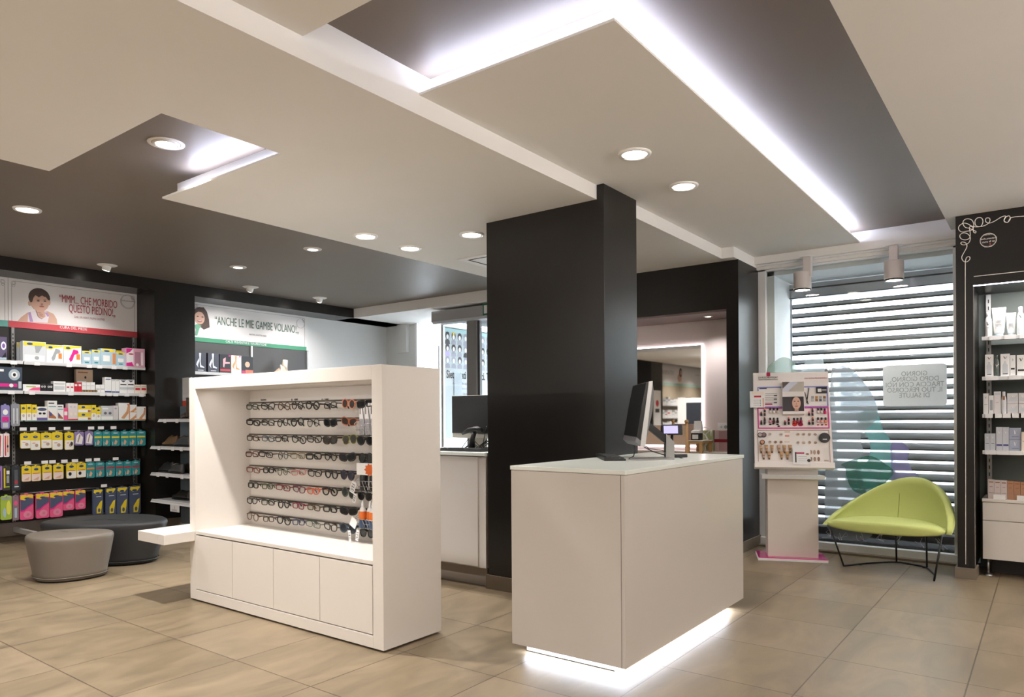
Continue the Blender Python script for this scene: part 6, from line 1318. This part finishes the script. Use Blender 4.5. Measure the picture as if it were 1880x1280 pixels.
# ------------------------------------------------------------------ make-up niche: mirror, chair, boxes
mm = thing('vanity_mirror', 'large wall mirror with a glowing edge in the niche right of the column', 'mirror', (7.215, 2.897, 0))
MB().box(-.012, 0, .02, 1.35, 1.0, 2.045, mirror_m).build('glass', mm)
b = MB(); b.box(-.012, .003, 0, 1.38, 2.047, 2.060, led_mirror); b.box(-.012, .003, 0, .014, .98, 2.047, led_mirror); b.box(-.012, .003, 0, 1.38, .972, .985, led_mirror); b.build('lit_edge', mm)
vt = thing('vanity_shelf', 'white make-up shelf under the lit mirror', 'shelf', (7.2, 3.4, 0)); MB().box(-.40, .0, -.95, .9, .90, .94, white_lam).build('top', vt, bevel=.002)
chw = mat('beech_wood', '#c09868', .5, noise=.15, nscale=12); cvs = mat('beige_canvas', '#cbb09a', .8, noise=.04, nscale=120)
XQ = 6.62
pa_, pb_ = onX(1150, 800, XQ), onX(1260, 800, XQ); za_, zb_ = onX(1258, 781, XQ).z, onX(1258, 817, XQ).z
dc = thing('directors_chair', 'tall wooden make-up chair with a beige canvas back behind the counter', 'chair', (XQ, (pa_.y+pb_.y)/2, 0)); hw_ = (pa_.y-pb_.y)/2
MB().box(-.004, .006, -hw_, hw_, zb_, za_, cvs).build('canvas_back', dc)
for s in (-1, 1):
    b = MB(); b.tube([(0.01, s*hw_-.0, .62), (.01, s*hw_, za_+.02)], .016, chw, 12); b.build('back_post', dc)
    b = MB(); b.lathe([(.001, 0), (.018, .006), (.022, .02), (.018, .034), (.001, .042)], chw, 14, (.01, s*hw_, za_+.015)); b.build('finial', dc)
    b = MB(); b.box(-.02, .47, s*hw_-.025, s*hw_+.025, .86, .885, chw); b.build('armrest', dc)
    for xx in (.02, .42): b = MB(); b.box(xx-.014, xx+.014, s*hw_-.014, s*hw_+.014, 0, .86, chw); b.build('leg', dc)
MB().box(0, .44, -hw_, hw_, .66, .675, cvs).build('seat', dc)
MB().box(.01, .03, -hw_, hw_, .25, .28, chw).build('rung', dc)
def nb(px0, px1, pyt, label, col, pt, name='gift_box', xx=6.98, d=.09):
    ya, yb = onX(px0, 800, xx).y, onX(px1, 800, xx).y; zt = onX(px0, pyt, xx).z
    return pack(name, (xx+d/2, (ya+yb)/2, .941), -PI/2, ya-yb, zt-.941, d, col, pt, label, 'box')
nb(1287.5, 1309.5, 790, 'pale green carton on the make-up shelf beside the mirror', c_('#c4c79e'), [('r', .25, .95, .1, .97, c_('#b4b886'))])
nb(1312, 1338, 790, 'rosy carton tied with a dark red ribbon in the niche corner', c_('#cdb0ae'), [('r', .3, .95, .05, .97, c_('#b89494')), ('r', -.02, 1.02, .44, .58, c_('#8f1224'))])
zt_ = onX(1276, 808, 6.8).z; yt_ = onX(1276, 808, 6.8).y
t = thing('side_table', 'small beech side table beside the make-up chair post', 'table', (6.8, yt_, 0))
MB().box(-.14, .14, -.13, .035, zt_-.03, zt_-.006, chw).build('frame', t); MB().box(-.15, .15, -.14, .042, zt_-.006, zt_, white_glass).build('glass_top', t)
for sx_ in (-.12, .12):
    for sy_ in (-.11, .02): MB().box(sx_-.012, sx_+.012, sy_-.012, sy_+.012, 0, zt_-.03, chw).build('leg', t)
t = thing('label_printer', 'small black and white label printer on the beech side table', 'printer', (6.8, yt_-.02, zt_), -PI/2)
MB().box(-.045, .045, -.04, .04, 0, .07, black_pl).build('base', t, bevel=.003); MB().box(-.03, .03, -.043, -.04, .01, .055, white_pl).build('front', t)
b = MB(); b.prism([(-.05, .07), (.045, .07), (.06, .1), (.045, .19), (.03, .19), (.015, .1), (-.05, .09)], -.04, .04, white_pl, 'x'); b.build('lid', t, fix=True)
t = thing('wall_socket', 'white wall socket plate above the ribboned carton', 'socket', (7.219, onX(1328, 784, 7.21).y, onX(1328, 784, 7.21).z), -PI/2); MB().box(-.06, .06, -.008, 0, -.04, .04, white_pl).build('plate', t, bevel=.002); b = MB(); b.ell(.025, 0, .018, .018, -.010, -.008, GRY, 14); b.ell(-.02, 0, .012, .012, -.010, -.008, SIL, 12); b.build('outlet', t)
p = onX(1296, 830, 6.90); t = thing('lamp_ornament', 'white curly wire ornament in front of the pale green carton', 'ornament', (6.90, p.y, .941), -PI/2)
b = MB(); b.tube([(0, 0, 0), (-.01, 0, .06), (.015, 0, .12), (-.005, 0, .17), (-.05, 0, .2), (-.06, 0, .23)], .006, white_pl, 8); b.tube([(0, 0, .06), (.03, 0, .11), (-.005, 0, .17), (.04, 0, .21), (.055, 0, .22), (.055, 0, .16)], .006, white_pl, 8); b.tube([(-.03, 0, .235), (.0, .0, .25), (.05, 0, .235)], .005, white_pl, 8); b.lathe([(.03, 0), (.03, .006)], white_pl, 16); b.build('wire', t)

# ------------------------------------------------------------------ far bay of the left wall, seen in the mirror
fu = thing('wall_shelving_unit', 'far black shelving bay of white boxes seen only in the mirror', 'shelving unit', (-8.0, YN, 0))
lbox(fu, 'back_board', -8.0, -3.9, 8.955, YN, .2, 2.2, mat('far_beige_board', '#b3a48c', .6))
for z in (1.62, 1.26, .92, .6): lbox(fu, 'shelf', -8.0, -3.92, 8.62, 8.955, z-.03, z, grey_plastic)
S5, w5, h5 = sign('wall_sign', -8.2, -4.4, 2.2, 2.28, sgt, mat('sign_mint', '#a9cbbb', .4), 'white sign with a seated child seen in the lit mirror')
b = MB(); b.ell(w5*.5+.3, .25, .16, .12, -.014, -.012, skn); b.ell(w5*.5+.22, .42, .1, .14, -.0145, -.012, hr); b.ell(w5*.5+.2, .42, .06, .08, -.015, -.012, skn); b.build('photo_figure', S5)
text('VITAMINE', .19, mat('sign_hairline'), S5, (w5*.8, -.014, .38)); text('naturalmente', .07, mat('sign_hairline'), S5, (w5*.22, -.014, .4))
rr = random.Random(9); k = 0
for zz, row in ((1.62, 'top'), (1.26, 'second'), (.92, 'third')):
    x = -7.8
    while x < -4.05:
        w_ = rr.uniform(.12, .22); pack('medicine_box', (x+w_/2, 8.68, zz+.0005), 0, w_-.01, rr.uniform(.14, .24), .09, WHT, [('r', .1, .9, .5, .7, rr.choice([SIL, RED, GRY, CREAM, LTB]))], 'white medicine box on the %s far shelf, seen only in the mirror' % row, 'box', 'white boxes on the %s far shelf' % row); x += w_+.01; k += 1
t = thing('pier_banner', 'narrow white banner with a red dot on the far pier, seen in the mirror', 'sign', (-3.85, YH-.012, .9)); MB().box(.1, .55, -.006, .006, 0, 1.1, white_pl).build('panel', t); b = MB(); b.ell(.325, .75, .09, .09, -.008, -.006, RED); b.box(.1, .55, -.008, -.006, 0, .06, c_('#d98c8c')); b.box(.2, .45, -.008, -.006, .5, .6, BLK); b.build('print', t)
